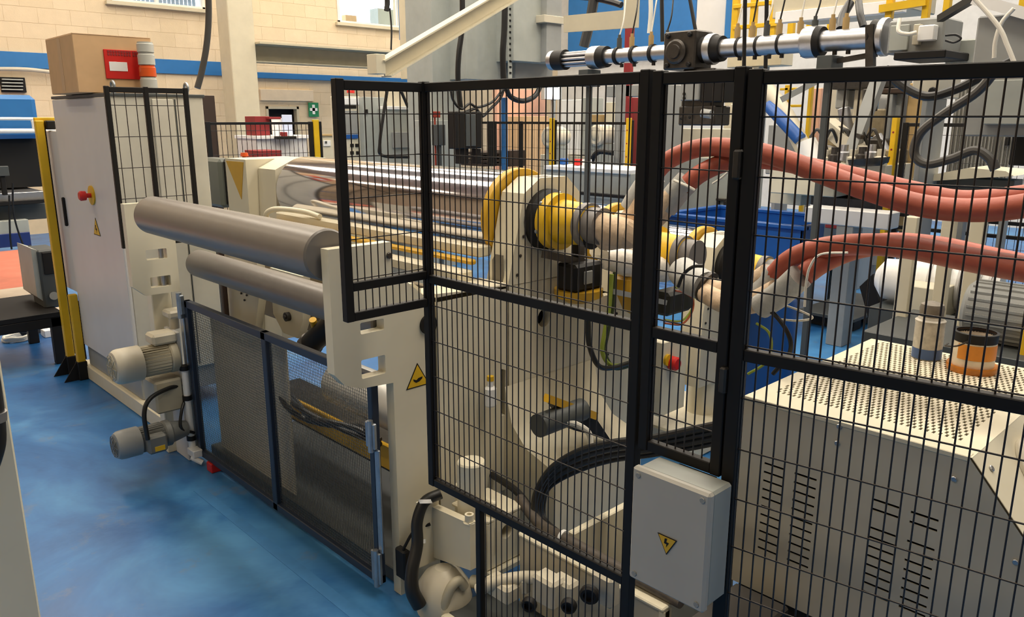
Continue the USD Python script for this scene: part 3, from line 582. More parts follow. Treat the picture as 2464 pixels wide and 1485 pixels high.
# far bearing housings
for (xc, zc), lab in ((R1, 'far beige bearing housing with mustard triangle at the left end of the first chrome roll'), (R2, 'far beige bearing housing at the left end of the second chrome roll')):
    t = thing('roll_bearing_housing', lab, 'bearing housing', (xc, 4.3, 0.5))
    part(t, 'casting', prism([(xc - 0.20, 0.5), (xc - 0.17, zc + 0.12), (xc - 0.05, zc + 0.175), (xc + 0.16, zc + 0.175), (xc + 0.2, 0.5)], 'y', 4.125, 4.33), BEIGE)
    part(t, 'rear_block', prism([(xc - 0.24, 0.5), (xc - 0.24, zc + 0.17), (xc + 0.14, zc + 0.17), (xc + 0.2, 0.5)], 'y', 4.335, 4.60), BEIGE)
    if zc > 1.3: part(t, 'yellow_triangle', prism([(4.36, zc + 0.155), (4.585, zc + 0.155), (4.42, zc - 0.06)], 'x', xc - 0.2425, xc - 0.2395), MUSTARD, smooth=False)
fd = thing('roll_drive', 'dark grey drive housing with red knob behind the far end of the first chrome roll', 'motor', (2.2, 5.0, 0.9))
part(fd, 'gear_case', fxy(530, 382, 572, 500, 5.0, 0.3, 0.02), M('dark_green_grey', (92, 96, 90), .5)); part(fd, 'motor_body', fxy(566, 385, 598, 500, 4.85, 0.3, 0.015), BLACK)
k_ = at(588, 373, y=4.95); part(fd, 'red_knob', lathe(k_ - (0, 0, .035), k_ + (0, 0, .02), [(0, .014), (.025, .014), (.027, .026), (.05, .022)], 16), ORANGE)
part(fd, 'stand', bx(k_[0] - 0.2, k_[0] + 0.02, 4.95, 5.2, 0, 1.0), DGREY)

# side frame of the calender behind the fence
sf = thing('calender_side_frame', 'large beige side frame plate of the calender behind the wide fence panel', 'machine frame', (2.4, 2.22, 0))
fr = Polygon([(1.73, 1.135), (2.085, 1.112), (2.085, 0.25), (1.73, 0.25)])
part(sf, 'front_plate', prism(fr.difference(Polygon([(2.05, 0.58), (2.075, 0.58), (2.075, 0.77), (2.05, 0.78)])), 'y', 2.2, 2.245), BEIGE)
fr2 = Polygon([(2.095, 1.11), (2.60, 1.11), (2.68, 0.98), (3.06, 0.98), (3.06, 0.12), (2.095, 0.12)])
for (hx, hz, hr) in ((2.296, 0.947, 0.038), (2.225, 0.574, 0.02)): fr2 = fr2.difference(Point(hx, hz).buffer(hr, 16))
part(sf, 'rear_plate', prism(fr2, 'y', 2.202, 2.245), BEIGE)
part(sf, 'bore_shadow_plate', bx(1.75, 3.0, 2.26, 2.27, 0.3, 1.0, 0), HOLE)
part(sf, 'top_flange', bx(1.73, 2.085, 2.2, 2.36, 1.10, 1.125), BEIGE)
part(sf, 'blanking_plug', cyl((1.688, 2.2, 1.03), (1.688, 2.19, 1.03), 0.036, 28), BLACK)  # black disc stands in for the dark of a round hole
for dz in (0.0, -0.035, -0.07): part(sf, 'bolt', bolt((2.72, 2.202, 0.70 + dz), (0, -1, 0), 0.006, 0.004), DSTEEL)
part(sf, 'inner_ramp', prism([(2.20, 0.70), (2.16, 0.55), (2.08, 0.47), (1.92, 0.42), (1.92, 0.12), (2.20, 0.12)], 'x', 2.07, 2.62), BEIGE)
sf2 = thing('calender_side_frame', 'white beige lower frame box carrying a red stop button seen through the narrow gate', 'machine frame', (3.3, 2.2, 0))
part(sf2, 'box', fxy(1592, 818, 1650, 990, 2.25, 0.3), BEIGE)
s_ = at(1612, 872, y=2.25)
part(sf2, 'stop_button_base', cyl((s_[0] - .03, 2.25, s_[2] + .02), (s_[0] - .03, 2.235, s_[2] + .02), .03, 20), YELLOW)
part(sf2, 'stop_button', cyl((s_[0], 2.25, s_[2]), (s_[0], 2.20, s_[2]), .036, 24, b=.008), RED)
bu = thing('round_post', 'beige round post standing on a flat base seen through the narrow gate', 'post', (3.5, 2.3, 0))
g0, g1 = at(1690, 985, y=2.3), at(1690, 897, y=2.3)
part(bu, 'post', lathe((g0[0], 2.3, g0[2]), (g0[0], 2.3, g1[2]), [(0, 0.096), (g1[2] - g0[2] - .012, 0.096), (g1[2] - g0[2], 0.09), (g1[2] - g0[2], 0.075), (g1[2] - g0[2] - 0.05, 0.072)], 40), BEIGE)
part(bu, 'base', bx(g0[0] - 0.40, g0[0] + 0.2, 2.12, 2.6, 0, g0[2], 0.01), BEIGE)
# frame gear seen through the fence: valve motor, loops of cable
vm = thing('valve_actuator', 'black valve actuator with mustard bowl below the wrapped hoses', 'actuator', (2.4, 2.05, 1.0))
p0, p1 = at(1385, 640, y=2.05), at(1452, 692, y=2.05)
part(vm, 'housing', bx(p0[0], p1[0], 2.05, 2.16, p1[2], p0[2], 0.012), BLACK)
part(vm, 'window', bx(p0[0] + .05, p0[0] + .10, 2.044, 2.052, p1[2] + .03, p0[2] - .03, 0.003), GREYM)
part(vm, 'bowl', lathe(((p0[0] + p1[0]) / 2, 2.11, p1[2]), ((p0[0] + p1[0]) / 2, 2.11, p1[2] - 0.055), [(0, 0.10), (0.03, 0.10), (0.055, 0.05)], 30), MUSTARD)
part(vm, 'bracket', [bar(at(1310, 612, y=2.12), at(1440, 640, y=2.12), 0.03), bar(at(1392, 580, y=2.12), at(1392, 660, y=2.12), 0.035)], DSTEEL)
vy = thing('yellow_valve', 'mustard valve body on a bar left of the fence posts', 'valve', (2.6, 2.0, 0.9))
part(vy, 'body', [fxy(1512, 665, 1560, 712, 2.0, 0.1, 0.012), prism([(at(1515, 715, y=2.03)[0], at(1515, 715, y=2.03)[2]), (at(1570, 725, y=2.03)[0], at(1570, 725, y=2.03)[2]), (at(1570, 775, y=2.03)[0], at(1570, 775, y=2.03)[2]), (at(1530, 752, y=2.03)[0], at(1530, 752, y=2.03)[2])], 'y', 2.03, 2.1)], MUSTARD)
part(vy, 'bar', bar(at(1478, 702, y=1.98), at(1600, 728, y=1.98), 0.022), GREYM)
one('foil_wrapped_pipe', tube([at(1455, 625, y=2.05), at(1490, 628, y=2.03), at(1530, 638, y=2.03), at(1600, 650, y=2.05)], [0.04, 0.055, 0.06, 0.055], 18), FOIL, 'crumpled white foil wrapped pipe left of the fence posts', 'pipe')
one('foil_cover', fxy(1463, 578, 1556, 620, 2.12, 0.12, 0.02), FOIL, 'white box cover under the tan wrapped hoses', 'cover')
for k, (lab, mt, r, pts) in enumerate((
    ('black cable sagging in a loop below the middle fence rail', CABLE, 0.011, [(1415, 770), (1418, 830), (1440, 880), (1475, 885), (1520, 872), (1570, 862)]),
    ('green and yellow cable hanging down beside the black sagging cable', GYCABLE, 0.009, [(1472, 660), (1466, 740), (1455, 800), (1450, 850), (1475, 880), (1530, 868)]),
    ('dark green cable parallel to the green and yellow one', M('dark_green_cable', (58, 72, 40), 0.5), 0.009, [(1480, 655), (1474, 740), (1462, 800), (1456, 850), (1480, 886), (1528, 876)]))):
    one('hanging_cable', tube([at(px, py, y=1.98 + 0.012 * k) for px, py in pts], r, 8), mt, lab, 'cable')
one('limit_switch_box', fxy(1608, 700, 1668, 755, 2.05, 0.1, 0.015), M('dark_switch', (40, 42, 38), 0.5), 'dark switch box circled by loose wires in the narrow gate', 'switch')
for k, (mt, lab) in enumerate(((GYCABLE, 'yellow green earth wire looping round the dark switch box'), (M('rust_wire', (170, 84, 48), 0.5), 'rust red wire under the yellow green loop'))):
    one('loop_wire', tube([at(px, py + 8 * k, y=2.03 - 0.01 * k) for px, py in ((1600, 770), (1640, 772), (1664, 745), (1668, 715), (1650, 698), (1625, 692))], 0.005, 6), mt, lab, 'wire')
lu = thing('lubricator', 'small white lubricator bottle with yellow cap beside the slot of the side frame', 'bottle', at(1180, 978, y=2.15))
part(lu, 'body', [cyl(at(1180, 978, y=2.15), at(1180, 930, y=2.15), 0.024, 18, b=.008), cyl(at(1180, 930, y=2.15), at(1180, 916, y=2.15), 0.012, 12)], WHITE); part(lu, 'cap', cyl(at(1180, 916, y=2.15), at(1180, 905, y=2.15), 0.014, 14), YELLOW, label='yellow cap')
pl = thing('press_roller_arm', 'black pressure cylinder with yellow edge behind the wide fence panel low down', 'cylinder', (2.4, 2.1, 0.5))
part(pl, 'barrel', tube([at(1295, 1025, y=1.93), at(1400, 985, y=1.93)], 0.045, 20, smooth=False), DGREY)
part(pl, 'block', prism([(at(q[0], q[1], y=1.93)[0], at(q[0], q[1], y=1.93)[2]) for q in ((1330, 962), (1420, 985), (1470, 1060), (1380, 1035))], 'y', 1.93, 1.98), BLACK)
part(pl, 'yellow_edge', bar(at(1315, 958, y=1.93), at(1430, 1000, y=1.93), 0.03), MUSTARD, label='yellow edge strip')
part(pl, 'white_hose', tube([at(1350, 1012, y=1.90), at(1385, 1020, y=1.89), at(1415, 1040, y=1.88), at(1422, 1070, y=1.87)], 0.012, 10), WCABLE)

# ------------------------------------------------------------------ hoses
def hose(label, pts, r, x=None, mat=HOSE, name='red_hose', cat='hose'):
    return one(name, tube([at(q[0], q[1], x=q[2]) for q in pts], r, 18, 8), mat, label, cat, smooth=True)
# wrapped elbow of the first union and its two legs
we = thing('wrapped_pipe', 'tan insulated elbow pipe leading from the first yellow union to the upper red hoses', 'pipe', (2.3, 1.85, 1.3))
E0 = (2.30, 1.90, 1.355)
part(we, 'elbow', tube([(2.30, 1.92, 1.353), (2.32, 1.80, 1.335), at(1470, 556, x=2.36), at(1500, 546, x=2.38), at(1530, 510, x=2.40), at(1560, 450, x=2.42)], [0.058, 0.056, 0.05, 0.045, 0.042, 0.040], 20), WRAP)
part(we, 'lower_leg', tube([(2.31, 1.88, 1.335), at(1460, 575, x=2.33), at(1530, 560, x=2.36), at(1580, 520, x=2.38), at(1620, 470, x=2.40)], [0.05, 0.045, 0.042, 0.04, 0.038], 20), WRAP)
part(we, 'sleeve', tube([at(1520, 505, x=2.405), at(1545, 462, x=2.42), at(1575, 420, x=2.44)], 0.047, 18), SLEEVE)
part(we, 'sleeve', tube([at(1600, 500, x=2.395), at(1630, 462, x=2.41), at(1655, 435, x=2.42)], 0.044, 18), SLEEVE)
for q in ((1400, 545), (1425, 562)): part(we, 'tape_band', lathe(at(*q, x=2.31), at(q[0] + 6, q[1] + 2, x=2.31), [(0, 0.061), (0.012, 0.061)], 20), BLACK)
hose('upper red hose arching highest from behind the fence posts to the right edge', [(1570, 425, 2.44), (1610, 385, 2.45), (1680, 357, 2.46), (1760, 356, 2.46), (1860, 375, 2.46), (1970, 415, 2.46), (2090, 458, 2.45), (2230, 497, 2.44), (2380, 505, 2.42), (2560, 480, 2.40)], 0.033)
hose('upper red hose tied with a white strap lying just behind the highest arching hose', [(1645, 452, 2.41), (1690, 415, 2.44), (1760, 388, 2.50), (1850, 385, 2.56), (1960, 405, 2.60), (2080, 432, 2.60), (2200, 462, 2.58), (2330, 485, 2.55), (2560, 462, 2.5)], 0.033)
st = thing('strap', 'thin white strap tying the upper red hoses', 'strap', at(1690, 440, x=2.36))
part(st, 'band', tube([at(1778, 388, x=2.36), at(1740, 425, x=2.36), at(1715, 442, x=2.37)], 0.004, 6), WCABLE); part(st, 'end_clip', tube([at(1622, 434, x=2.36), at(1650, 446, x=2.35), at(1672, 458, x=2.36)], 0.005, 6), WCABLE)
we2 = thing('wrapped_pipe', 'silver and tan insulated elbow of the second union inside the narrow gate', 'pipe', (2.7, 1.9, 1.0))
part(we2, 'silver_cover', tube([at(1640, 652, x=2.78), at(1665, 672, x=2.74), at(1700, 690, x=2.70)], [0.062, 0.066, 0.062], 24), SLEEVE)
part(we2, 'clamp', lathe(at(1698, 689, x=2.70), at(1712, 697, x=2.70), [(0, .066), (.014, .066)], 24), DSTEEL)
part(we2, 'upper_leg', tube([at(1700, 690, x=2.70), at(1740, 700, x=2.68), at(1800, 690, x=2.66), at(1850, 660, x=2.64)], 0.042, 18), WRAP)
part(we2, 'lower_leg', tube([at(1700, 705, x=2.67), at(1745, 728, x=2.62), at(1810, 728, x=2.60), at(1870, 700, x=2.58)], 0.042, 18), WRAP)
part(we2, 'sleeve', tube([at(1820, 715, x=2.63), at(1850, 685, x=2.63), at(1870, 655, x=2.63)], 0.046, 18), SLEEVE)
part(we2, 'sleeve', tube([at(1830, 738, x=2.57), at(1880, 705, x=2.56), at(1925, 665, x=2.55)], 0.046, 18), SLEEVE)
part(we2, 'handle_loop', tube([at(1632, 690, x=2.6), at(1645, 660, x=2.6), at(1668, 642, x=2.6), at(1692, 640, x=2.6)], 0.007, 8), CABLE)
hose('lower red hose in front, sagging to the right edge above the ventilated cover', [(1862, 662, 2.62), (1905, 622, 2.60), (1980, 596, 2.56), (2080, 588, 2.52), (2190, 596, 2.48), (2320, 622, 2.45), (2464, 648, 2.42), (2600, 668, 2.40)], 0.035)
hose('lower red hose behind the front one, showing its crest at the right', [(1935, 662, 2.54), (1985, 628, 2.58), (2060, 598, 2.66), (2150, 586, 2.74), (2260, 596, 2.76), (2380, 622, 2.74), (2560, 662, 2.7)], 0.037)
one('hanging_string', tube([at(2040, 608, x=2.4), at(1975, 612, x=2.4), at(1950, 640, x=2.4), at(1940, 680, x=2.41), at(1936, 738, x=2.42)], 0.004, 6), WCABLE, 'white cord hanging down from the lower red hose', 'cord')
for k, (mt, lab, pts) in enumerate(((CABLE, 'dark cable looping below the grey hose sleeves', [(1770, 700), (1850, 745), (1895, 800), (1900, 850), (1860, 900)]), (GYCABLE, 'yellow green earth wire beside the blue barrel', [(1820, 778), (1850, 800), (1856, 840), (1840, 875), (1800, 900)]),
        (WCABLE, 'thin white wire ring hanging under the grey sleeve', [(1890, 735), (1930, 750), (1955, 765), (1920, 772), (1870, 768)]))):
    one('loose_wire', tube([at(px, py, x=2.55 + 0.03 * k) for px, py in pts], (0.008, 0.005, 0.004)[k], 8), mt, lab, 'wire')

# ------------------------------------------------------------------ grey electrical box on the fence
en = thing('electrical_box', 'grey metal electrical box with yellow shock triangle fixed to the fence post', 'electrical box', (1.40, 0.92, 0.69))
EY0, EY1, EZ0, EZ1 = 0.812, 1.018, 0.692, 0.978
part(en, 'body', bx(1.378, 1.455, EY0 + 0.004, EY1 - 0.004, EZ0 + 0.004, EZ1 - 0.004, 0.006), GREYG)
enl = part(en, 'lid', bx(1.358, 1.380, EY0, EY1, EZ0, EZ1, 0.006), M('box_lid_grey', (186, 183, 174), 0.38, var=0.04))
for yy in (EY0 + 0.018, EY1 - 0.018):
    for zz in (EZ0 + 0.018, EZ1 - 0.018): part(enl, 'lid_screw', [bolt((1.3585, yy, zz), (-1, 0, 0), 0.007, 0.003)], GREYM)
tp = at(1605, 1306, x=1.357)
triangle_sign('warning_triangle', 'yellow lightning triangle pointing down on the grey electrical box', (1.3575, tp[1], tp[2]), (0, -1, 0), (0, 0, 1), 0.052, 'bolt', down=True)
one('box_bracket', [bx(1.4565, 1.462, 0.86, 0.96, 0.68, 0.97, 0.001)], BLACK, 'black bracket plate behind the grey electrical box', 'bracket')

# ------------------------------------------------------------------ beige ventilated machine cover (right)
VX0, VX1, VZ = 2.2, 3.18, 0.885
vc = thing('machine_cover', 'beige sheet metal machine cover with slotted front and perforated top', 'machine cover', (2.6, 0.9, 0.22))
prof = Polygon([(1.215, 0.225), (1.215, VZ), (0.552, VZ), (0.30, 0.585), (0.30, 0.225)])
frontp = prof
for (ya, yb) in ((1.129, 1.060), (1.027, 0.956), (0.787, 0.7135), (0.6825, 0.61)):
    for k in range(11): 
        z = 0.681 - 0.0297 * k
        if k not in ((2,) if ya < 1 else ()): frontp = frontp.difference(sbox(yb, z - 0.0036, ya, z + 0.0036))
part(vc, 'front_panel', prism(frontp, 'x', VX0, VX0 + 0.004), BEIGE2)
part(vc, 'rear_panel', prism(prof, 'x', VX1 - 0.004, VX1), BEIGE2)
top = sbox(VX0, 0.552, VX1, 1.215)
holes = []
for i in range(35):
    for j in range(32):
        cx, cy_ = VX0 + 0.115 + i * 0.0245, 0.615 + j * 0.0175 + (0.0087 if i % 2 else 0)
        holes.append(sbox(cx - 0.010, cy_ - 0.0038, cx + 0.010, cy_ + 0.0038))
part(vc, 'perforated_top', prism(top.difference(unary_union(holes)), 'z', VZ - 0.004, VZ + 0.001), BEIGE, smooth=False)
part(vc, 'left_panel', bx(VX0 + 0.004, VX1 - 0.004, 1.211, 1.215, 0.225, VZ - 0.004, 0), BEIGE2)
sl = thing  # sloped end panel with round opening
c_, d_ = np.array([0, 0.552, VZ]), np.array([0, 0.30, 0.585])
m_ = trimesh.Trimesh(*[np.array(q) for q in (([(VX0, 0.552, VZ), (VX1, 0.552, VZ), (VX1, 0.30, 0.585), (VX0, 0.30, 0.585)]), [(0, 2, 1), (0, 3, 2)])], process=False)
part(vc, 'sloped_panel', prism([(0.552, VZ), (0.30, 0.585), (0.304, 0.582), (0.555, VZ - 0.004)], 'x', VX0, VX1), BEIGE)
nrm = np.array([0, -0.3, 0.252]); nrm /= np.linalg.norm(nrm); oc = np.array([2.52, 0.45, 0.765])
part(vc, 'round_cover_ring', lathe(oc, oc + nrm * 0.02, [(0, 0.115), (0.01, 0.115), (0.02, 0.10), (0.02, 0.085), (0.004, 0.085)], 40), BEIGE2)
part(vc, 'inner_block', bx(VX0 + 0.02, VX1 - 0.02, 0.56, 1.2, 0.24, VZ - 0.04, 0), HOLE)  # black block stands in for the shade of the hollow inside
part(vc, 'right_panel', bx(VX0, VX1, 0.30, 0.304, 0.225, 0.585, 0), BEIGE2)
for (px, py) in ((2015, 1066), (2296, 1152), (2444, 1352), (2020, 1026)): 
    q = at(px, py, x=VX0); part(vc, 'screw', bolt((VX0, q[1], q[2]), (-1, 0, 0), 0.008, 0.006), STEEL)
for q in (0.52, 0.36): part(vc, 'screw', bolt((VX0 + 0.06, q, 0.585 + (q - .30) * 1.19), nrm, 0.009, 0.006), STEEL)
part(vc, 'front_edge_strip', bx(VX0 - 0.003, VX0 + 0.03, 0.556, 1.215, VZ - 0.012, VZ + 0.003, 0.002), BEIGE)
part(vc, 'base_frame', bx(VX0 + 0.02, VX1, 0.32, 1.2, 0.0, 0.22), M('dark_base', (46, 42, 38), 0.6))
one('floor_kerb', bx(1.62, 2.15, 0.98, 1.17, 0.0, 0.26, 0.008), M('dark_base', (1, 1, 1)), 'dark base block at the foot of the fence in front of the beige cover', 'base')
# tins on the cover
pc = np.array([3.02, 0.80, VZ + 0.001])
pt = thing('paint_tin', 'open paint tin with orange label and black smeared rim on the perforated cover', 'paint tin', pc)
part(pt, 'dish', lathe(pc, pc + (0, 0, .03), [(0, .078), (.018, .082), (.024, .08), (.02, .07)], 40), M('orange_spill', (196, 120, 30), 0.35, var=0.25, scale=20))
can = part(pt, 'can', lathe(pc + (0, 0, .018), pc + (0, 0, .14), [(0, .066), (.006, .068), (.118, .068), (.122, .070), (.122, .062), (.09, .06)], 44), M('tin_white', (226, 214, 190), 0.4, var=0.12, scale=14))
lbm = lathe(pc + (0, 0, .050), pc + (0, 0, .105), [(0, .0689), (.053, .0689)], 60, cap=False); ctr = lbm.triangles_center - pc
lbm.update_faces((ctr[:, 0] * -.75 + ctr[:, 1] * -.66) > .022); lbm.remove_unreferenced_vertices()
part(can, 'label', lbm, M('orange_label', (222, 140, 40), 0.45, var=0.1, scale=12))
part(can, 'smeared_rim', lathe(pc + (0, 0, .108), pc + (0, 0, .142), [(0, .0688), (.026, .0692), (.033, .072), (.034, .062), (.02, .0605)], 44, cap=False), BLACK)
part(pt, 'inner_wall', lathe(pc + (0, 0, .112), pc + (0, 0, .139), [(0, .0612), (.027, .0612)], 40, cap=False), M('dark_paint', (48, 28, 18), 0.25))
part(pt, 'contents', cyl(pc + (0, 0, .105), pc + (0, 0, .112), .06, 30), M('dark_paint', (48, 28, 18), 0.25))
part(can, 'bail_handle', tube([pc + (-.07, .0, .12), pc + (-.09, .03, .10), pc + (-.06, .075, .085), pc + (0, .085, .08)], .003, 6), DSTEEL)
bc = np.array([3.06, 0.965, VZ + 0.001])
bo = thing('spray_bottle', 'tall dusty grey bottle with a dark cap and blue base label beside the paint tin', 'bottle', bc)
bob = part(bo, 'body', lathe(bc, bc + (0, 0, .2), [(0, .046), (.008, .05), (.13, .05), (.145, .052), (.15, .044), (.165, .038)], 36), M('dusty_plastic', (188, 182, 168), 0.55, var=0.25, scale=30))
part(bo, 'cap', lathe(bc + (0, 0, .16), bc + (0, 0, .215), [(0, .040), (.03, .042), (.045, .038), (.055, .012)], 30), M('dusty_cap', (120, 112, 100), 0.6, var=0.2, scale=30))
part(bob, 'blue_label', lathe(bc + (0, 0, .004), bc + (0, 0, .042), [(0, .0505), (.038, .0508)], 36, cap=False), M('faded_blue', (70, 96, 140), 0.5))

# ------------------------------------------------------------------ base castings and hoses at the bottom centre
rp = one('stub_post', lathe((1.715, 2.0, 0.2), (1.715, 2.0, 0.556), [(0, .052), (.35, .052), (.356, .048)], 36), BEIGE, 'short round beige post behind the bottom rail of the wide fence panel', 'post')
lb = thing('angle_bracket', 'beige angle bracket with a hollow bolt at its corner under the stepped fence rail', 'bracket', (1.66, 2.0, 0.15))
part(lb, 'front_plate', prism([(2.105, 0.37), (1.895, 0.385), (1.895, 0.205), (2.105, 0.165)], 'x', 1.615, 1.645), BEIGE)
part(lb, 'side_plate', prism([(1.56, 0.40), (1.645, 0.40), (1.645, 0.15), (1.54, 0.15)], 'y', 2.105, 2.13), BEIGE)
part(lb, 'rear_plate', bx(1.73, 1.75, 1.9, 2.12, 0.2, 0.42), BEIGE)
part(lb, 'hollow_bolt', lathe((1.63, 1.915, 0.38), (1.63, 1.915, 0.41), [(0, .022), (.004, .016), (.03, .016), (.03, .009), (.015, .009)], 24), BEIGE)
sb_ = thing('bearing_block', 'beige block with a round hole behind the lower fence post', 'bearing block', (1.8, 1.95, 0.15))
blk = sbox(1.70, 0.165, 1.885, 0.345).difference(Point(1.795, 0.285).buffer(0.028, 16))
part(sb_, 'block', prism(blk, 'y', 1.90, 1.95), BEIGE)
part(sb_, 'top', bx(1.70, 1.885, 1.90, 2.10, 0.345, 0.36), BEIGE)
part(sb_, 'bore', bx(1.74, 1.86, 1.952, 1.96, 0.22, 0.34, 0), HOLE)
part(sb_, 'foot_lip', bx(1.70, 1.93, 1.88, 1.93, 0.135, 0.16), BEIGE)
rb = thing('floor_rail', 'long beige channel rail running right under the grey electrical box', 'rail', (1.8, 1.5, 0.2))
part(rb, 'top_flange', bx(1.75, 1.83, 1.18, 1.80, 0.325, 0.338), BEIGE)
part(rb, 'web', prism(sbox(1.18, 0.06, 1.80, 0.325).difference(Point(1.38, 0.17).buffer(0.032, 16)), 'x', 1.765, 1.785), BEIGE2)
part(rb, 'end_flange', bx(1.755, 1.80, 1.18, 1.20, 0.06, 0.325), BEIGE)
ch = thing('cable_trough', 'dark beige cable trough behind the channel rail', 'trough', (2.1, 1.5, 0.2))
part(ch, 'far_side', bx(2.25, 2.28, 1.25, 1.66, 0.0, 0.40), BEIGE); part(ch, 'end_side', bx(1.86, 2.25, 1.63, 1.66, 0.0, 0.36), BEIGE)
part(ch, 'floor', bx(1.86, 2.25, 1.25, 1.63, 0.0, 0.02), DGREY)
part(ch, 'cross_bar', bx(1.95, 2.2, 1.42, 1.44, 0.18, 0.25), DGREY)
gh = thing('conduit_hose', 'grey brown corrugated conduit with pale clamps lying along the channel rail', 'conduit', (1.85, 1.5, 0.34))
part(gh, 'hose', tube([at(1250, 1200, x=1.9), at(1300, 1262, x=1.85), at(1365, 1300, x=1.80), at(1440, 1342, x=1.80), at(1520, 1385, x=1.80), at(1640, 1450, x=1.80)], 0.020, 14), M('brown_conduit', (84, 76, 68), 0.6, var=0.15, scale=60))
for q in ((1352, 1290), (1508, 1378)): part(gh, 'clamp', lathe(at(*q, x=1.805), at(q[0] + 12, q[1] + 7, x=1.805), [(0, .024), (.012, .024)], 20), WHITE)
for k in range(4):
    pts = [(1748, 1018 + 14 * k, 1.95), (1660, 1036 + 14 * k, 1.97), (1560, 1056 + 13 * k, 1.98), (1470, 1066 + 14 * k, 1.98), (1390, 1088 + 15 * k, 1.96), (1325, 1130 + 13 * k, 1.93), (1290 + 6 * k, 1190 + 6 * k, 1.90), (1290 + 7 * k, 1250, 1.87), (1330 + 5 * k, 1282, 1.84)]
    one('power_cable', tube([at(a, b, x=c + 0.02 * k) for a, b, c in pts], (0.013, 0.011, 0.013, 0.010)[k], 10), CABLE,
        ('topmost', 'second', 'third', 'lowest')[k] + ' of the four black power cables arching from the gate down to the channel rail', 'cable')
one('power_cable', tube([at(1100, 1085, x=2.1), at(1180, 1140, x=2.0), at(1240, 1180, x=1.94), at(1285, 1235, x=1.9)], 0.014, 10), CABLE, 'black cable running behind the stub post to the arching cables', 'cable')
hb = thing('hydraulic_hose', 'thick black hose with white clips curving down the near beige end plate', 'hose', (1.6, 2.1, 0.1))
part(hb, 'hose', tube([at(1060, 1188, y=2.08), at(1022, 1208, y=2.1), at(1004, 1255, y=2.1), at(1004, 1310, y=2.08), at(992, 1370, y=2.06), at(992, 1420, y=2.04), at(1010, 1458, y=2.02)], [0.020, 0.020, 0.021, 0.022, 0.024, 0.026, 0.026], 14), CABLE)
for q in ((1024, 1206), (1008, 1302)): part(hb, 'clip', lathe(at(q[0], q[1] - 4, y=2.1), at(q[0], q[1] + 6, y=2.095), [(0, .025), (.014, .025)], 18), WHITE)
one('proximity_sensor', [bx(1.50, 1.53, 2.13, 2.19, 0.10, 0.22, 0.006), tube([(1.51, 2.15, 0.22), (1.55, 2.13, 0.29), (1.60, 2.1, 0.31)], 0.006, 8)], BLACK, 'small black sensor at the lower hinge of the mesh door', 'sensor')
gc = thing('gearbox_casting', 'beige gearbox casting with a curled pipe at the foot of the angle bracket', 'gearbox', (1.6, 2.0, 0.0))
part(gc, 'housing', lathe((1.60, 2.03, 0.0), (1.60, 2.03, 0.17), [(0, .10), (.05, .105), (.10, .095), (.14, .07), (.165, .03)], 36), BEIGE2)
part(gc, 'curled_pipe', tube([(1.545, 1.97, 0.03), (1.55, 1.955, 0.09), (1.57, 1.945, 0.14), (1.60, 1.94, 0.15), (1.62, 1.935, 0.12)], 0.018, 14), M('beige_casting', (1, 1, 1)))
part(gc, 'drain_elbow', tube([(1.60, 1.93, 0.03), (1.64, 1.91, 0.02), (1.68, 1.91, 0.05)], 0.016, 12), CABLE)
part(gc, 'side_boss', cyl((1.69, 1.98, 0.09), (1.71, 1.93, 0.10), 0.024, 18, b=.005), BEIGE)
va = thing('valve_manifold', 'beige valve manifold of blocks and round ports at the bottom of the picture', 'valve', (1.68, 1.6, 0.0))
for (px0, py0, px1, py1, xx, dd) in ((1162, 1405, 1220, 1445, 1.60, 0.07), (1240, 1392, 1262, 1432, 1.66, 0.04), (1276, 1395, 1330, 1460, 1.62, 0.07), (1318, 1400, 1370, 1450, 1.66, 0.06), (1420, 1385, 1470, 1460, 1.64, 0.05)):
    part(va, 'valve_block', fxx(px0, py0, px1, py1, xx, dd, 0.010), BEIGE2)
for (px, py, xx, r) in ((1275, 1452, 1.58, .02), (1370, 1455, 1.60, .02), (1420, 1428, 1.60, .024)): 
    q = at(px, py, x=xx); part(va, 'port', lathe(q, q + (-.02, -0.01, 0), [(0, r * 1.25), (.012, r * 1.25), (.02, r), (.02, r * .7), (.008, r * .7)], 20), BLACK)
part(va, 'pipe', tube([at(1150, 1420, x=1.58), at(1200, 1400, x=1.62), at(1260, 1390, x=1.68), at(1320, 1392, x=1.70)], 0.022, 12), BEIGE2)
part(va, 'base_plate', bx(1.55, 1.78, 1.25, 1.95, 0.0, 0.05), DGREY)
part(va, 'angle_strip', bx(1.52, 1.56, 1.3, 1.95, 0.0, 0.045), BEIGE)

# ------------------------------------------------------------------ extruder barrel above the fence
XB, ZB = 5.0, 2.222
yb = lambda px: at(px, 118, x=XB)[1]
def seg(px0, px1, prof_r, n=36):
    a, b = (XB, yb(px0), ZB), (XB, yb(px1), ZB); L = abs(yb(px0) - yb(px1))
    return lathe(a, b, [(f * L, r) for f, r in prof_r], n)
ex = thing('extruder_barrel', 'long polished extruder barrel with black clamp bands above the fence tops', 'extruder', (XB, 3.2, ZB - 0.1))
part(ex, 'pipe', seg(1462, 1616, [(0, .056), (1, .056)]), STEEL)
part(ex, 'pipe', seg(1738, 1940, [(0, .062), (1, .062)]), STEEL)
part(ex, 'pipe', seg(1975, 2105, [(0, .064), (1, .064)]), STEEL)
part(ex, 'end_flange', seg(1328, 1352, [(0, .078), (.75, .078), (.78, .06), (1, .06)]), STEEL)
part(ex, 'end_flange_ring', seg(1338, 1362, [(0, .08), (1, .08)]), BLACK)
for a in np.arange(0, 6.2, math.pi / 5): part(ex, 'tie_rod', tube([(XB + .05 * math.cos(a), yb(1352), ZB + .05 * math.sin(a)), (XB + .05 * math.cos(a), yb(1430), ZB + .05 * math.sin(a))], .012, 10, smooth=False), STEEL)
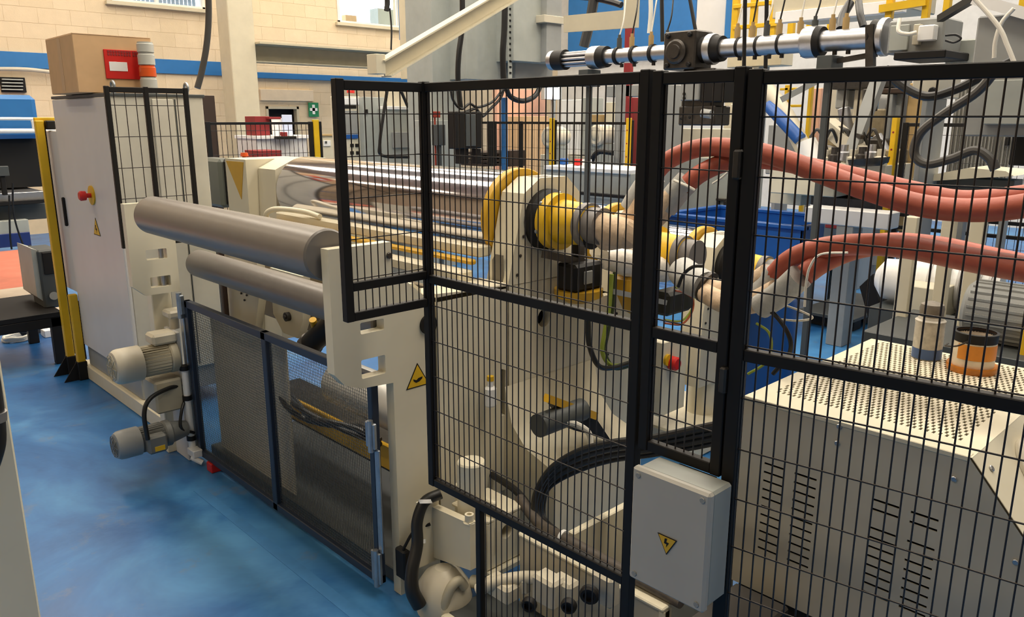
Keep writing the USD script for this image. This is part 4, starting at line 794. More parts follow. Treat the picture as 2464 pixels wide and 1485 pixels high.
part(ex, 'cage_core', seg(1352, 1430, [(0, .036), (1, .036)]), DSTEEL)
for p0, p1, r in ((1424, 1446, .088), (1936, 1968, .098), (1706, 1722, .105), (2118, 2134, .11)): part(ex, 'flange', seg(p0, p1, [(0, r - .004), (.15, r), (.85, r), (1, r - .004)]), STEEL)
for p0, p1, r in ((1446, 1462, .086), (1966, 1980, .096), (1720, 1740, .092), (1694, 1706, .09), (2100, 2118, .105)): part(ex, 'flange_back', seg(p0, p1, [(0, r), (1, r * .92)]), BLACK)
for p in (1488, 1527, 1572, 1780, 1826, 1878): part(ex, 'clamp_band', seg(p - 3, p + 3, [(0, .066), (1, .066)]), BLACK)
for i, p in enumerate((1490, 1520, 1566, 1604, 1772, 1808, 1842, 1872, 1922, 1956, 1998, 2030)):
    y = yb(p); part(ex, 'thermocouple', [cyl((XB, y, ZB + .05), (XB, y, ZB + .13), .020, 14), cyl((XB, y, ZB + .13), (XB, y, ZB + .155), .012, 10)], TAN if i % 3 else DGREY)
    part(ex, 'lead_wire', tube([(XB, y, ZB + .15), (XB + .03, y - .01, ZB + .26 + .05 * (i % 3)), (XB + .1, y + .03, ZB + .45)], .006, 6), CABLE if i % 2 else WCABLE)
    part(ex, 'underside_stub', cyl((XB, y - .03, ZB - .06), (XB, y - .03, ZB - .085), .014, 10), DSTEEL)
dh = thing('die_block', 'square black die block with round cap clamped in the middle of the extruder barrel', 'die block', (XB, yb(1652), 2.0))
dhb = part(dh, 'block', bx(XB - .11, XB + .11, yb(1694), yb(1618), ZB - .13, ZB + .13, .01), DSTEEL)
part(dhb, 'round_cap', lathe((XB - .108, yb(1650), ZB - .01), (XB - .15, yb(1650), ZB - .01), [(0, .085), (.02, .085), (.03, .07), (.03, .05), (.042, .045)], 32), DSTEEL)
for s in (-1, 1):
    for q in (-1, 1): part(dhb, 'bolt', bolt((XB - .11, yb(1655) + s * .09, ZB + q * .10), (-1, 0, 0), .018, .02), BLACK)
part(dh, 'neck', bx(XB - .08, XB + .08, yb(1735), yb(1660), ZB - .42, ZB - .13, .01), DSTEEL)
htb = part(dh, 'heater_box', fxx(1637, 188, 1682, 242, XB - .12, .10, .006), GREYM)
part(dh, 'lower_block', fxx(1632, 255, 1720, 302, XB - .10, .2, .008), DSTEEL)
part(dh, 'upper_block', fxx(1685, 175, 1738, 246, XB - .11, .2, .008), BLACK)
for (px, py) in ((1647, 226), (1647, 236), (1640, 285), (1660, 282)): q = at(px, py, x=XB - .121); part(dh, 'terminal', bolt(q, (-1, 0, 0), .012, .01), BLACK)
part(dh, 'cable_gland', cyl(at(1690, 272, x=XB - .2), at(1712, 275, x=XB - .2), .03, 16), GREYM)
gb = thing('extruder_gearbox', 'grey gearbox block with white junction box at the right end of the extruder barrel', 'gearbox', (XB, 1.9, 2.0))
part(gb, 'block', fxx(2136, 45, 2270, 128, XB - .1, .3, .01), GREYM)
part(gb, 'cover_plate', fxx(2140, 60, 2185, 122, XB - .115, .02, .004), GREYG)
part(gb, 'junction_box', fxx(2208, 60, 2248, 98, XB - .16, .06, .006), WHITE)
part(gb, 'small_box', fxx(2196, 58, 2212, 108, XB - .15, .05, .004), BEIGE2)
part(gb, 'dark_tray', fxx(2150, 122, 2275, 142, XB - .18, .4, .006), BLACK)
part(gb, 'white_lead', tube([at(2165, 45, x=XB - .17), at(2162, 75, x=XB - .2), at(2185, 82, x=XB - .19), at(2205, 78, x=XB - .17)], .011, 8), WCABLE)
part(gb, 'wire_ring', tube([at(2275, 85, x=XB - .2), at(2300, 84, x=XB - .2), at(2312, 93, x=XB - .2), at(2295, 102, x=XB - .2), at(2275, 97, x=XB - .2)], .006, 8), CABLE)
part(gb, 'clamp_bracket', [bar(at(1985, 152, x=XB), at(2110, 130, x=XB), .03), bar(at(2095, 60, x=XB - .08), at(2095, 160, x=XB - .08), .045)], DSTEEL)
one('pole', tube([at(1794, -60, x=4.6), at(1792, 60, x=4.6), at(1790, 170, x=4.6)], 0.012, 10), BLACK, 'thin black vertical pole in front of the extruder barrel', 'pole')
one('pole', tube([at(1846, -60, x=5.4), at(1842, 170, x=5.4)], 0.014, 10), BLACK, 'second thin black pole behind the right part of the barrel', 'pole')
one('supply_hose', tube([at(2045, 8, x=5.3), at(2028, 40, x=5.2), at(2022, 72, x=5.1)], .028, 12), CABLE, 'black hose dropping onto the right part of the barrel', 'hose')
one('supply_hose', tube([at(2066, 4, x=5.2), at(2070, 35, x=5.1), at(2078, 66, x=5.05)], .022, 12), CABLE, 'thinner black hose beside the dropping one', 'hose')
one('strut', bar(at(2262, 45, x=4.8), at(2345, -5, x=4.6), .035), CABLE, 'black diagonal strut above the extruder gearbox', 'strut')
for nm, px in (('left', 1420), ('right', 2000)):
    y = yb(px); one('barrel_stand', [bx(XB - .02, XB + .02, y - .02, y + .02, 0, ZB - .2), bx(XB - .08, XB + .08, y - .05, y + .05, ZB - .22, ZB - .09)], DGREY, f'dark grey steel stand carrying the {nm} part of the extruder barrel', 'stand')

# ------------------------------------------------------------------ guard fences further back
def yellow_post(lab, x, y, z1, w=.05):
    t = thing('guard_post', lab, 'post', (x, y, 0))
    part(t, 'column', bx(x - w / 2, x + w / 2, y - .02, y + .02, 0.02, z1), YELLOW); part(t, 'black_edge', bx(x + w / 2, x + w / 2 + .03, y - .025, y + .02, 0.02, z1 - .02), BLACK)
    part(t, 'foot', bx(x - .06, x + .06, y - .06, y + .06, 0, .02), BLACK)
    for k in range(4): part(t, 'hole', cyl((x - w / 2 - .001, y, z1 - .12 - .13 * k), (x - w / 2 + .002, y, z1 - .12 - .13 * k), .008, 8), DRED)
    return t
XQ = 6.5
yq = lambda px: at(px, 290, x=XQ)[1]
for px, lab in ((1044, 'yellow guard post just right of the tall corner fence post'), (1336, 'yellow guard post with black edge above the mustard disc'), (1521, 'yellow guard post left of the paired black fence posts')): yellow_post(lab, XQ - .05, yq(px), 1.76)
yellow_post('yellow guard post with red holes behind the right hand red hoses', XQ - .05, 2.46, 1.77, .06)
fence('mesh_fence', 'low black mesh fence far behind the chrome roll between the yellow guard posts', (XQ, yq(1048)), DOWN, yq(1048) - yq(1518), 0.15, 1.72, rails=(), posts=(0, .5, 1.0), foot=0, pw=.03, dv=.045, dh=.2, wr=.0018)
fence('mesh_fence', 'black mesh fence behind the lower red hoses right of the yellow guard post', (XQ, 2.40), DOWN, 1.25, 0.55, 1.72, rails=(1.02, .92), posts=(0, 1.0), foot=0, pw=.035, dv=.045, dh=.2, wr=.0018)
xq0, xq1 = at(498, 297, y=8.2)[0], at(748, 297, y=8.2)[0]
fence('mesh_fence', 'black mesh fence in front of the desk below the first aid sign', (xq0, 8.2), 0.0, xq1 - xq0, 0.15, at(620, 294, y=8.2)[2], rails=(), posts=(0, 1.0), foot=0, pw=.05, dv=.055, dh=.25, wr=.003)
yellow_post('yellow guard post below the first aid sign', at(757, 300, y=8.2)[0], 8.18, at(757, 288, y=8.2)[2], .07)

# ------------------------------------------------------------------ tall grey machine in the middle background
gm = thing('press_column', 'tall pale grey machine column left of the black hanging hoses', 'machine', (7, 7.6, 0))
part(gm, 'left_body', fxy(1040, -120, 1106, 420, 7.6, .5), GREYG); part(gm, 'middle_plate', fxy(1120, -120, 1208, 192, 7.3, .4), GREYG)
part(gm, 'perforated_strip', fxy(1224, -100, 1233, 195, 7.05, .02), GREYG)
part(gm, 'strip_hole', [fxy(1226, 5 + 14 * k, 1231, 10 + 14 * k, 7.045, .008, 0) for k in range(13)], HOLE, smooth=False)
part(gm, 'right_body', fxy(1236, -120, 1350, 150, 7.0, .6), GREYG); part(gm, 'right_recess', fxy(1240, 150, 1330, 190, 7.2, .3), GREYM)
part(gm, 'ribbed_column', fxy(1316, -120, 1352, 150, 6.9, .1), GREYM)
part(gm, 'collar', fxy(1310, 38, 1360, 56, 6.86, .15), BEIGE2)
part(gm, 'lower_body', fxy(1050, 290, 1096, 560, 7.4, .4), GREYG)
for nm, pts, r in (('left', [(1112, -60), (1112, 60), (1104, 130), (1102, 190), (1108, 260)], .03), ('right', [(1216, -60), (1214, 60), (1210, 130), (1212, 195)], .036)):
    one('hanging_hose', tube([at(a, b, y=6.9) for a, b in pts], r, 12), CABLE, f'{nm} black hose hanging down the tall grey machine column', 'hose')
for lab, pts, r in (('black cable loop under the grey machine column', [(1215, 195), (1226, 230), (1256, 243), (1286, 232), (1302, 204)], .03), ('thin cable loops beside the black junction box', [(1084, 205), (1090, 240), (1110, 262), (1130, 250), (1150, 258), (1185, 245), (1210, 215)], .014),
        ('dark cable curving right of the black junction box', [(1120, 270), (1145, 262), (1160, 280), (1180, 262), (1205, 235), (1215, 200)], .016)):
    one('cable_loop', tube([at(a, b, y=6.8) for a, b in pts], r, 10), CABLE, lab, 'cable')
jb = thing('junction_box', 'black electrical junction box hanging behind the wide fence panel', 'electrical box', at(1130, 358, y=6.7))
part(jb, 'case', fxy(1098, 268, 1160, 358, 6.7, .15, .01), BLACK); part(jb, 'lid', fxy(1122, 275, 1148, 352, 6.69, .02, .004), DGREY)
part(jb, 'leg', fxy(1106, 358, 1128, 394, 6.75, .08), BLACK); part(jb, 'leg', fxy(1146, 358, 1158, 394, 6.75, .08), BLACK)
one('pole', fxy(1213, 235, 1222, 470, 7.6, .06), BLUE, 'bright blue pole behind the fence right of the black junction box', 'pole')
ib_a, ib_b = at(922, 166, y=6.4), at(1262, -36, y=6.4)
dI = (ib_b - ib_a) / np.linalg.norm(ib_b - ib_a); uI = np.cross(dI, [0, 1.0, 0]); uI = uI if uI[2] > 0 else -uI
def slab(off_u, w_u, off_y, w_y):
    a, b = ib_a + uI * off_u + (0, off_y, 0), ib_b + uI * off_u + (0, off_y, 0); L = np.linalg.norm(b - a)
    m = trimesh.creation.box((L, w_y, w_u)); Tm = np.eye(4); Tm[:3, 0], Tm[:3, 1], Tm[:3, 2], Tm[:3, 3] = dI, (0, 1, 0), np.cross(dI, (0, 1, 0)), (a + b) / 2; m.apply_transform(Tm); return m
ibm = thing('diagonal_beam', 'cream diagonal steel beam rising to the right in front of the grey machine column', 'beam', ib_a)
part(ibm, 'upper_flange', slab(.075, .014, 0, .16), CREAM, smooth=False); part(ibm, 'lower_flange', slab(-.075, .014, 0, .16), CREAM, smooth=False); part(ibm, 'web', slab(0, .15, .02, .02), CREAM, smooth=False)
part(ibm, 'end_plate', fxy(905, 130, 928, 178, 6.35, .15), CREAM)
one('wall_frame', fxy(968, -20, 988, 96, 10.5, .1), BLUE, 'bright blue vertical frame right of the top window', 'frame')
one('wall_post', fxy(990, -40, 1036, 190, 10.0, .3), CREAM, 'cream wall post behind the foot of the diagonal beam', 'post')
pd = thing('pendant_control', 'black pendant control hanging on a cable before the top window', 'pendant control', at(933, 25, y=9.5))
part(pd, 'grip', tube([at(931, -10, y=9.5), at(932, 8, y=9.5), at(930, 26, y=9.5)], .035, 12), BLACK); part(pd, 'cord', tube([at(938, 20, y=9.5), at(942, 70, y=9.5), at(941, 120, y=9.5)], .012, 8), CABLE)
part(pd, 'upper_cord', tube([at(931, -10, y=9.5), at(931, -10, y=9.5) + (0, 0, 2.2)], .012, 8, smooth=False), CABLE)
sp = Polygon([tuple(at(a, b, x=5.7)[1:]) for a, b in ((1356, 38), (1500, 24), (1502, -40), (1536, -40), (1532, 66), (1356, 78))])
one('beige_bracket_plate', prism(sp, 'x', 5.7, 5.73), CREAM, 'beige L shaped plate hanging above the left end of the extruder barrel', 'plate')
one('blue_wall_panel', fxx(1368, -140, 1676, 128, 14.8, .1), BLUE, 'large bright blue wall panel behind the extruder barrel', 'panel')
for lab, p, r, mt in (('white coiled cable in front of the blue wall panel', [(1565, -30), (1566, 30), (1562, 80)], .02, WCABLE), ('black cable in front of the blue wall panel', [(1592, -30), (1594, 100)], .018, CABLE), ('black cable leaning over the die block', [(1655, -30), (1674, 75)], .016, CABLE), ('dark grey hose left of the white coiled cable', [(1432, -20), (1420, 50), (1405, 112)], .05, CONDUIT),
        ('black hoses looping over the left end of the barrel', [(1340, -10), (1420, -6), (1470, 4), (1495, 12)], .03, CABLE)):
    one('roof_cable', tube([at(a, b, x=6.2) for a, b in p], r, 8), mt, lab, 'cable')
one('red_pipe', fxx(1500, 62, 1516, 300, 7.6, .06), DRED, 'red brown pipe rising behind the left part of the extruder barrel', 'pipe')

# ------------------------------------------------------------------ controls and clutter behind the first chrome roll
cn = thing('control_console', 'white control console with display just inside the short fence panel', 'console', (7, 8.9, 0))
cnc = part(cn, 'case', fxy(812, 232, 872, 480, 8.9, .12, .01), BEIGE); part(cnc, 'header_panel', fxy(808, 236, 868, 252, 8.89, .02), WHITE)
part(cnc, 'slot', fxy(812, 253, 858, 261, 8.89, .02), BLACK); part(cnc, 'screen', fxy(810, 266, 862, 322, 8.89, .02), GREYM); part(cnc, 'keyboard', fxy(812, 324, 862, 334, 8.88, .03), BLUEB)
for (a, b) in ((824, 348), (848, 350), (860, 350), (848, 368), (862, 368)): part(cnc, 'button', fxy(a - 4, b - 4, a + 4, b + 4, 8.885, .02), BLACK)
part(cn, 'red_lamp', lathe(at(844, 224, y=9.1), at(844, 210, y=9.1), [(0, .05), (.03, .05), (.07, .03)], 18), RED)
gcab = thing('grey_cabinet', 'grey switch cabinet with a framed panel behind the corner fence post', 'cabinet', (8, 8.6, 0))
part(gcab, 'left_door', fxy(878, 234, 930, 500, 8.8, .5), GREYG); part(gcab, 'right_door', fxy(934, 262, 1012, 500, 8.6, .5), GREYG); part(gcab, 'top_edge', fxy(934, 256, 1012, 264, 8.58, .5), WHITE)
part(gcab, 'panel', fxy(946, 318, 990, 356, 8.57, .03), GREYM); part(gcab, 'upper_case', fxy(934, 216, 1004, 258, 8.9, .3), BEIGE2)
part(gcab, 'handle', fxy(880, 263, 886, 274, 8.77, .03), BLACK)
one('hanging_lead', tube([at(932, 215, y=8.4), at(922, 280, y=8.4), at(914, 345, y=8.4), at(920, 374, y=8.4), at(985, 378, y=8.4)], .02, 8), CABLE, 'black lead hanging down the grey switch cabinet', 'cable')
one('hanging_lead', tube([at(962, 212, y=8.4), at(974, 240, y=8.4), at(982, 258, y=8.4)], .02, 8), CABLE, 'short black lead at the top of the grey switch cabinet', 'cable')
one('red_sign', [fxy(1042, 268, 1060, 283, 7.25, .02), fxy(1049, 283, 1052, 560, 7.26, .02)], M('brick_red', (150, 52, 34), .5), 'small brick red sign beside the tall corner fence post', 'sign')
one('telephone_box', [fxy(1052, 300, 1072, 350, 7.2, .1), fxy(1060, 350, 1066, 660, 7.22, .05)], DGREY, 'dark grey handset box on a thin stand beside the yellow guard post near the corner', 'box')
one('pink_board', fxy(1196, 215, 1312, 560, 9.6, .1), PINK, 'salmon pink board wall behind the blue pole', 'board')
one('cardboard_box', [fxy(1268, 280, 1318, 640, 9.0, .5)], CARD, 'tall brown cardboard box left of the round white motor', 'box')
one('dark_pallet_stack', [fxy(1165, 366 + 9 * k, 1230, 372 + 9 * k, 8.0, .5, .002) for k in range(4)] + [fxy(1225, 362, 1265, 400, 7.9, .3)], BROWN, 'dark brown stacked pallets at the foot of the blue pole', 'pallet')
one('dark_upright', fxy(1184, 292, 1196, 400, 7.8, .1), BLACK, 'black upright bracket left of the blue pole', 'bracket')
fl = thing('work_light', 'bright white work light shining behind the wide fence panel', 'lamp', at(1330, 225, y=9.2))
part(fl, 'housing', fxy(1312, 206, 1352, 240, 9.24, .1), GREYM); part(fl, 'lens', fxy(1314, 208, 1350, 238, 9.2, .03), emit('lamp_glow', (255, 250, 238), 9.0))
part(fl, 'stand', fxy(1328, 240, 1336, 480, 9.26, .04), GREYM)
wm_ = []
for (cx, cy, rr, lab) in ((1318, 330, 26, 'left round white motor behind the yellow guard post'), (1432, 326, 25, 'right round white motor behind the wide fence panel')):
    c = at(cx, cy, x=7.6); R = rr * 7.9 / 1900 * 1.25; t = thing('white_motor', lab, 'motor', c)
    part(t, 'body', lathe(c, c + (.35, 0, 0), [(0, R * .8), (.02, R), (.25, R), (.3, R * .8), (.35, R * .7)], 32), M('matt_ivory', (232, 222, 200), .7))
    part(t, 'hub', lathe(c - (.015, 0, 0), c + (.01, 0, 0), [(0, R * .3), (.01, R * .45), (.025, R * .7)], 24), BEIGE); part(t, 'stand', bx(c[0] + .05, c[0] + .28, c[1] - .1, c[1] + .1, 0, c[2] - R * .8), GREYG)
mcb = thing('white_machine', 'pale machine body with panels between the two round white motors', 'machine', (8, 6, 0))
part(mcb, 'upper_panel', fxx(1350, 240, 1398, 372, 8.3, .3), WHITE); part(mcb, 'rib_panel', fxx(1400, 235, 1416, 372, 8.28, .3), GREYG); part(mcb, 'lower_panel', fxx(1300, 374, 1415, 412, 8.25, .3), BEIGE2)
part(mcb, 'side_box', fxx(1455, 246, 1480, 300, 8.25, .3), BEIGE)
part(mcb, 'tan_block', fxx(1412, 276, 1440, 294, 8.2, .2), TAN)
one('ring_hose', tube([at(1478, 368, x=7.0), at(1440, 366, x=7.0), at(1424, 388, x=7.0), at(1436, 408, x=7.0), at(1470, 410, x=7.0)], .03, 10), CABLE, 'black hose bent in a ring under the right white motor', 'hose')
one('floor_tube', lathe(at(1486, 470, x=6.9), at(1486, 200, x=6.9) * [1, 0, 1] + [0, at(1486, 470, x=6.9)[1], 0], [(0, .055), (1.2, .055)], 20), GREYM, 'grey green vertical duct tube behind the wide fence panel', 'tube')
one('red_upright', fxx(1502, 235, 1518, 640, 7.4, .1), DRED, 'dark red upright beside the grey duct tube', 'post')
one('grey_upright_cabinet', fxx(1534, 205, 1596, 690, 7.2, .3), GREYM, 'grey upright cabinet behind the paired black fence posts', 'cabinet')
one('dark_beam', fxx(1458, 205, 1580, 232, 7.6, .3), GREYM, 'dark grey horizontal beam under the extruder barrel', 'beam')
lc = thing('low_cabinet', 'low pale grey cabinet with white top edge behind the first yellow union', 'cabinet', (6, 5, 0))
part(lc, 'case', fxx(1312, 412, 1512, 760, 5.7, .5), GREYG); part(lc, 'top', fxx(1308, 404, 1514, 414, 5.68, .55), WHITE)
part(lc, 'handle_bar', fxx(1392, 466, 1512, 474, 5.64, .03), BLACK)
for i, (a, b, mt) in enumerate(((1356, 402, BLUEB), (1390, 398, RED), (1412, 404, WHITE))):
    one('small_packet', bx(*(lambda p: (5.86, 5.94, p[1] - .03, p[1] + .03))(at(a, b, x=5.9)), at(1430, 404, x=5.68)[2], at(1430, 404, x=5.68)[2] + .06), mt, ('small blue', 'small red', 'small white')[i] + ' packet on the low pale grey cabinet', 'packet')

# ------------------------------------------------------------------ office corner under the first aid sign
fa = thing('first_aid_sign', 'green first aid sign with white cross on the cream wall', 'sign', at(755, 282, y=13.9))
part(fa, 'plate', fxy(743, 247, 767, 281, 13.94, .015, .001), GREEN)
part(fa, 'cross', [fxy(752, 252, 758, 275, 13.93, .01, 0), fxy(746, 260, 764, 267, 13.93, .01, 0)], WHITE, smooth=False)
dkx = thing('desk', 'white desk behind the low black mesh fence', 'desk', (6, 10, 0))
part(dkx, 'top', fxy(618, 326, 748, 334, 10.5, .7), WHITE); part(dkx, 'panel', fxy(622, 334, 742, 470, 10.55, .6), GREYC)
one('red_file_box', fxy(614, 280, 650, 326, 10.6, .3), DRED, 'dark red file box standing on the left of the white desk', 'box')
one('red_folder', fxy(648, 281, 676, 287, 10.5, .2), DRED, 'dark red folder lying beside the file box', 'folder')
one('notice_board', fxy(680, 276, 704, 326, 10.8, .02), M('pale_blue_paper', (196, 208, 236), .6), 'pale blue notice sheet standing on the white desk', 'paper')
one('white_sheet', fxy(655, 284, 682, 326, 10.85, .02), WHITE, 'white paper sheet beside the pale blue notice', 'paper')
mn = thing('monitor_base', 'black tray with a dark red mug on the white desk', 'tray', at(690, 333, y=10.4)); part(mn, 'tray', fxy(668, 328, 714, 335, 10.4, .3), BLACK); part(mn, 'mug', fxy(680, 318, 692, 329, 10.45, .08), DRED)
one('dark_red_crate', fxy(632, 362, 686, 620, 9.6, .4), DRED, 'dark red crate in front of the white desk', 'crate')
one('locker', fxy(494, 230, 534, 655, 9.0, .5), BROWN, 'dark brown tall locker behind the electrical cabinet', 'locker')
wp_ = thing('low_white_cabinet', 'low white cabinet with a marked paper, right of the yellow post below the sign', 'cabinet', at(790, 500, y=10.0))
part(wp_, 'body', fxy(764, 327, 806, 520, 10.0, .1), BEIGE); part(wp_, 'top', fxy(762, 323, 806, 328, 9.98, .14), TAN); part(wp_, 'paper', fxy(779, 338, 796, 352, 9.985, .02), WHITE)
for q in ((772, 346), (785, 342)): part(wp_, 'mark', fxy(q[0] - 2, q[1] - 2, q[0] + 2, q[1] + 3, 9.975, .01, 0), DGREY)

# ------------------------------------------------------------------ blue bin and floor goods behind the third roll
bn = thing('blue_bin', 'large open blue plastic bin behind the third chrome roll', 'bin', (5.6, 4.2, 0))
bx0, bx1 = 6.6, 7.6; by0, by1 = at(1934, 545, x=6.6)[1], at(1600, 520, x=6.6)[1]
for nm, b in (('wall', (bx0, bx0 + .03, by0, by1, .42, .82)), ('wall', (bx1 - .03, bx1, by0, by1, .42, .82)), ('wall', (bx0, bx1, by0, by0 + .03, .42, .82)), ('wall', (bx0, bx1, by1 - .03, by1, .42, .82)), ('floor_panel', (bx0, bx1, by0, by1, .42, .45)),
        ('rim', (bx0 - .03, bx0 + .04, by0 - .03, by1 + .03, .80, .84)), ('rim', (bx1 - .04, bx1 + .03, by0 - .03, by1 + .03, .80, .84)), ('rim', (bx0, bx1, by0 - .03, by0 + .04, .80, .84)), ('rim', (bx0, bx1, by1 - .04, by1 + .03, .80, .84))): part(bn, nm, bx(*b, .008), BLUEB)
tr = thing('bin_trolley', 'dark low trolley frame under the blue bin', 'trolley', (7.1, 3.9, 0))
part(tr, 'deck', bx(bx0 + .03, bx1 - .03, by0 + .03, by1 - .03, .36, .415), DGREY)
for i in range(4): part(tr, 'leg', bx(bx0 + .08 + .76 * (i % 2), bx0 + .14 + .76 * (i % 2), (by0 + .05, by1 - .15)[i // 2], (by0 + .11, by1 - .09)[i // 2], 0, .36), DGREY)
mc2 = thing('grey_panel_machine', 'grey machine panels with latch behind the blue bin', 'machine', (8.0, 4.9, 0))
part(mc2, 'panel', fxx(1600, 380, 1800, 560, 7.9, .3), GREYG); part(mc2, 'panel', fxx(1600, 310, 1790, 372, 8.0, .3), BEIGE2); part(mc2, 'latch', [fxx(1722, 478, 1745, 484, 7.86, .04), fxx(1724, 484, 1728, 502, 7.86, .04), fxx(1740, 484, 1745, 502, 7.86, .04)], DSTEEL)
one('blue_barrel', lathe((3.9, 2.05, 0), (3.9, 2.05, .85), [(0, .13), (.02, .145), (.3, .15), (.32, .155), (.34, .15), (.8, .145), (.84, .12)], 32), BLUEB, 'blue drum behind the gate post under the grey hose sleeves', 'drum')
dp = thing('floor_platform', 'dark grey plate on black bearers on the blue floor behind the red hoses', 'platform', (7, 2.9, 0))
part(dp, 'plate', bx(6.45, 7.5, 2.62, 3.12, 0.10, 0.13), DGREY)
for q in (6.55, 7.2): part(dp, 'bearer', bx(q, q + .15, 2.66, 3.08, 0, .1), BLACK)

# ------------------------------------------------------------------ machinery on the right behind the hoses
for lab, (a, b, c, d), x, dd, mt, nm, ct_ in (
    ('grey sheet metal housing at the upper right corner', (2335, 30, 2600, 330), 4.4, .8, GREYM, 'grey_housing', 'machine'),
    ('pale grey sloping hood behind the extruder gearbox', (2275, 95, 2345, 180), 5.2, .4, GREYG, 'grey_hood', 'hood'),
    ('beige box with a black dot behind the tall fence panel', (2195, 175, 2260, 236), 5.6, .4, BEIGE2, 'beige_box', 'box'),
    ('tan steel post left of the beige pipes at the right', (2168, 200, 2202, 560), 7.0, .2, TAN, 'tan_post', 'post'),
    ('dark horizontal beam left of the tan steel post', (2108, 212, 2176, 226), 6.9, .2, BROWN, 'dark_beam', 'beam'),
    ('white cabinet with two black windows left of the tan post', (2108, 226, 2178, 380), 7.6, .3, WHITE, 'white_cabinet', 'cabinet'),
    ('corrugated pale grey panel behind the looping hose', (2285, 210, 2440, 470), 7.4, .1, M('dull_grey_sheet', (128, 126, 118), .5), 'corrugated_sheet', 'panel'),
    ('black upright case at the right edge under the grey housing', (2432, 296, 2530, 400), 5.2, .3, BLACK, 'black_case', 'case'),
    ('white tray corner at the right edge above the black case', (2446, 284, 2540, 298), 5.15, .4, WHITE, 'white_tray', 'tray'),
    ('pale blue plastic sheeted stack left of the white cabinet', (2072, 222, 2118, 344), 8.2, .4, M('pale_blue_film', (150, 178, 206), .35), 'film_stack', 'stack'),
    ('dark blue folded sheet on top of the pale blue stack', (2056, 214, 2082, 262), 8.1, .2, DBLUE, 'folded_sheet', 'sheet'),
    ('beige machine hood below the sloping white tube', (1985, 200, 2050, 520), 7.4, .4, BEIGE2, 'beige_hood', 'hood'),
    ('pale door panel with blue edge behind the yellow ladder', (1940, 212, 1972, 350), 8.6, .1, PINK, 'door_panel', 'panel'),
    ('white machine frame block under the sloping tube', (1850, 400, 2010, 470), 6.4, .5, BEIGE, 'frame_block', 'machine'),
    ('pale grey bench beam running behind the blue bin', (1935, 505, 2140, 545), 6.0, .2, GREYC, 'bench_beam', 'beam'),
    ('grey cabinet left of the yellow ladder behind the gate post', (1845, 300, 1892, 420), 7.6, .3, GREYM, 'grey_cabinet', 'cabinet'),
    ('cream lit wall panel under the extruder barrel', (1744, 165, 1800, 320), 9.2, .1, CREAM, 'wall_panel', 'panel'),
    ('beige round machine column under the die block', (1755, 250, 1800, 340), 8.8, .2, BEIGE2, 'machine_column', 'column'),
    ('large beige underside of an upper duct at the top right', (1862, -60, 2170, 30), 7.2, .8, CREAM, 'duct', 'duct'),
    ('blue steel frame post right of the white wall sheet', (1746, -60, 1760, 92), 9.6, .1, BLUE, 'frame_post', 'post'),
    ('pale grey wall sheet between blue panel and yellow frame', (1676, -60, 1746, 110), 9.8, .1, GREYC, 'wall_sheet', 'panel'),
    ('pale cream shelf machine far behind the gate top', (1750, 120, 1880, 160), 9.4, .3, CREAM, 'shelf', 'shelf')):
    t = thing(nm, lab, ct_, at((a + c) / 2, d, x=x)); bd = fxx(a, b, c, d, x, dd, .008); part(t, 'body', bd, mt); bb = bd.bounds
    if nm in ('film_stack', 'white_cabinet', 'door_panel', 'grey_cabinet', 'beige_box', 'shelf', 'machine_column', 'corrugated_sheet', 'black_case', 'bench_beam', 'tan_post', 'wall_panel', 'grey_housing', 'dark_beam') and bb[0][2] > 0.03:
        part(t, 'support', bx(bb[0][0] + .05 * dd, bb[1][0] - .05 * dd, bb[0][1] + (0 if nm in ('grey_housing', 'black_case') else .4) * (bb[1][1] - bb[0][1]), bb[0][1] + (.1 if nm in ('grey_housing', 'black_case') else .6) * (bb[1][1] - bb[0][1]), 0, bb[0][2]), GREYM)
    if nm == 'white_cabinet':
        for q in ((2130, 250, 2172, 290), (2126, 300, 2162, 342)): part(t, 'black_window', fxx(*q, x - .01, .03), HOLE)
    if nm == 'beige_box': part(t, 'knob', bolt(at(2245, 219, x=x), (-1, 0, 0), .025, .02), BLACK)
    if nm == 'corrugated_sheet':
        part(t, 'ridge', [fxx(2288 + 9 * k, 212, 2292 + 9 * k, 468, x - .02, .03, .004) for k in range(17)], M('dull_grey_ridge', (152, 149, 140), .5), smooth=False)
        part(t, 'handle', fxx(2418, 330, 2426, 350, x - .05, .06), BLACK)
    if nm == 'grey_housing':
        part(t, 'roof_edge', bar(at(2345, -2, x=x - .02), at(2600, 70, x=x - .02), .05), WHITE)
        part(t, 'lower_panel', fxx(2372, 190, 2600, 300, x - .03, .05), GREYG)
    if nm == 'door_panel': part(t, 'blue_edge', fxx(1940, 214, 1948, 346, x - .02, .02), BLUE)
    if nm == 'duct': part(t, 'white_lip', fxx(1866, 14, 2170, 42, x - .03, .1), WHITE)
for lab, pts, r, mt, x in (
    ('black hose sagging from the extruder gearbox to the grey housing', [(2130, 165), (2170, 205), (2230, 232), (2300, 215), (2370, 180), (2440, 145)], .022, CABLE, 4.2),
    ('black hose making an S loop before the corrugated panel', [(2400, 165), (2350, 222), (2270, 275), (2215, 320), (2200, 370), (2230, 395), (2290, 382), (2345, 362), (2380, 380), (2395, 408)], .021, CONDUIT, 4.0),
    ('white cable hanging from the roof at the upper right', [(2330, -20), (2400, 60), (2424, 110), (2440, 150)], .010, WCABLE, 4.1),
    ('thin white cable forking from the hanging white cable', [(2440, 20), (2410, 55), (2395, 100), (2392, 140)], .009, WCABLE, 4.15)):
    one('machine_hose', tube([at(a, b, x=x) for a, b in pts], r, 10), mt, lab, 'hose')
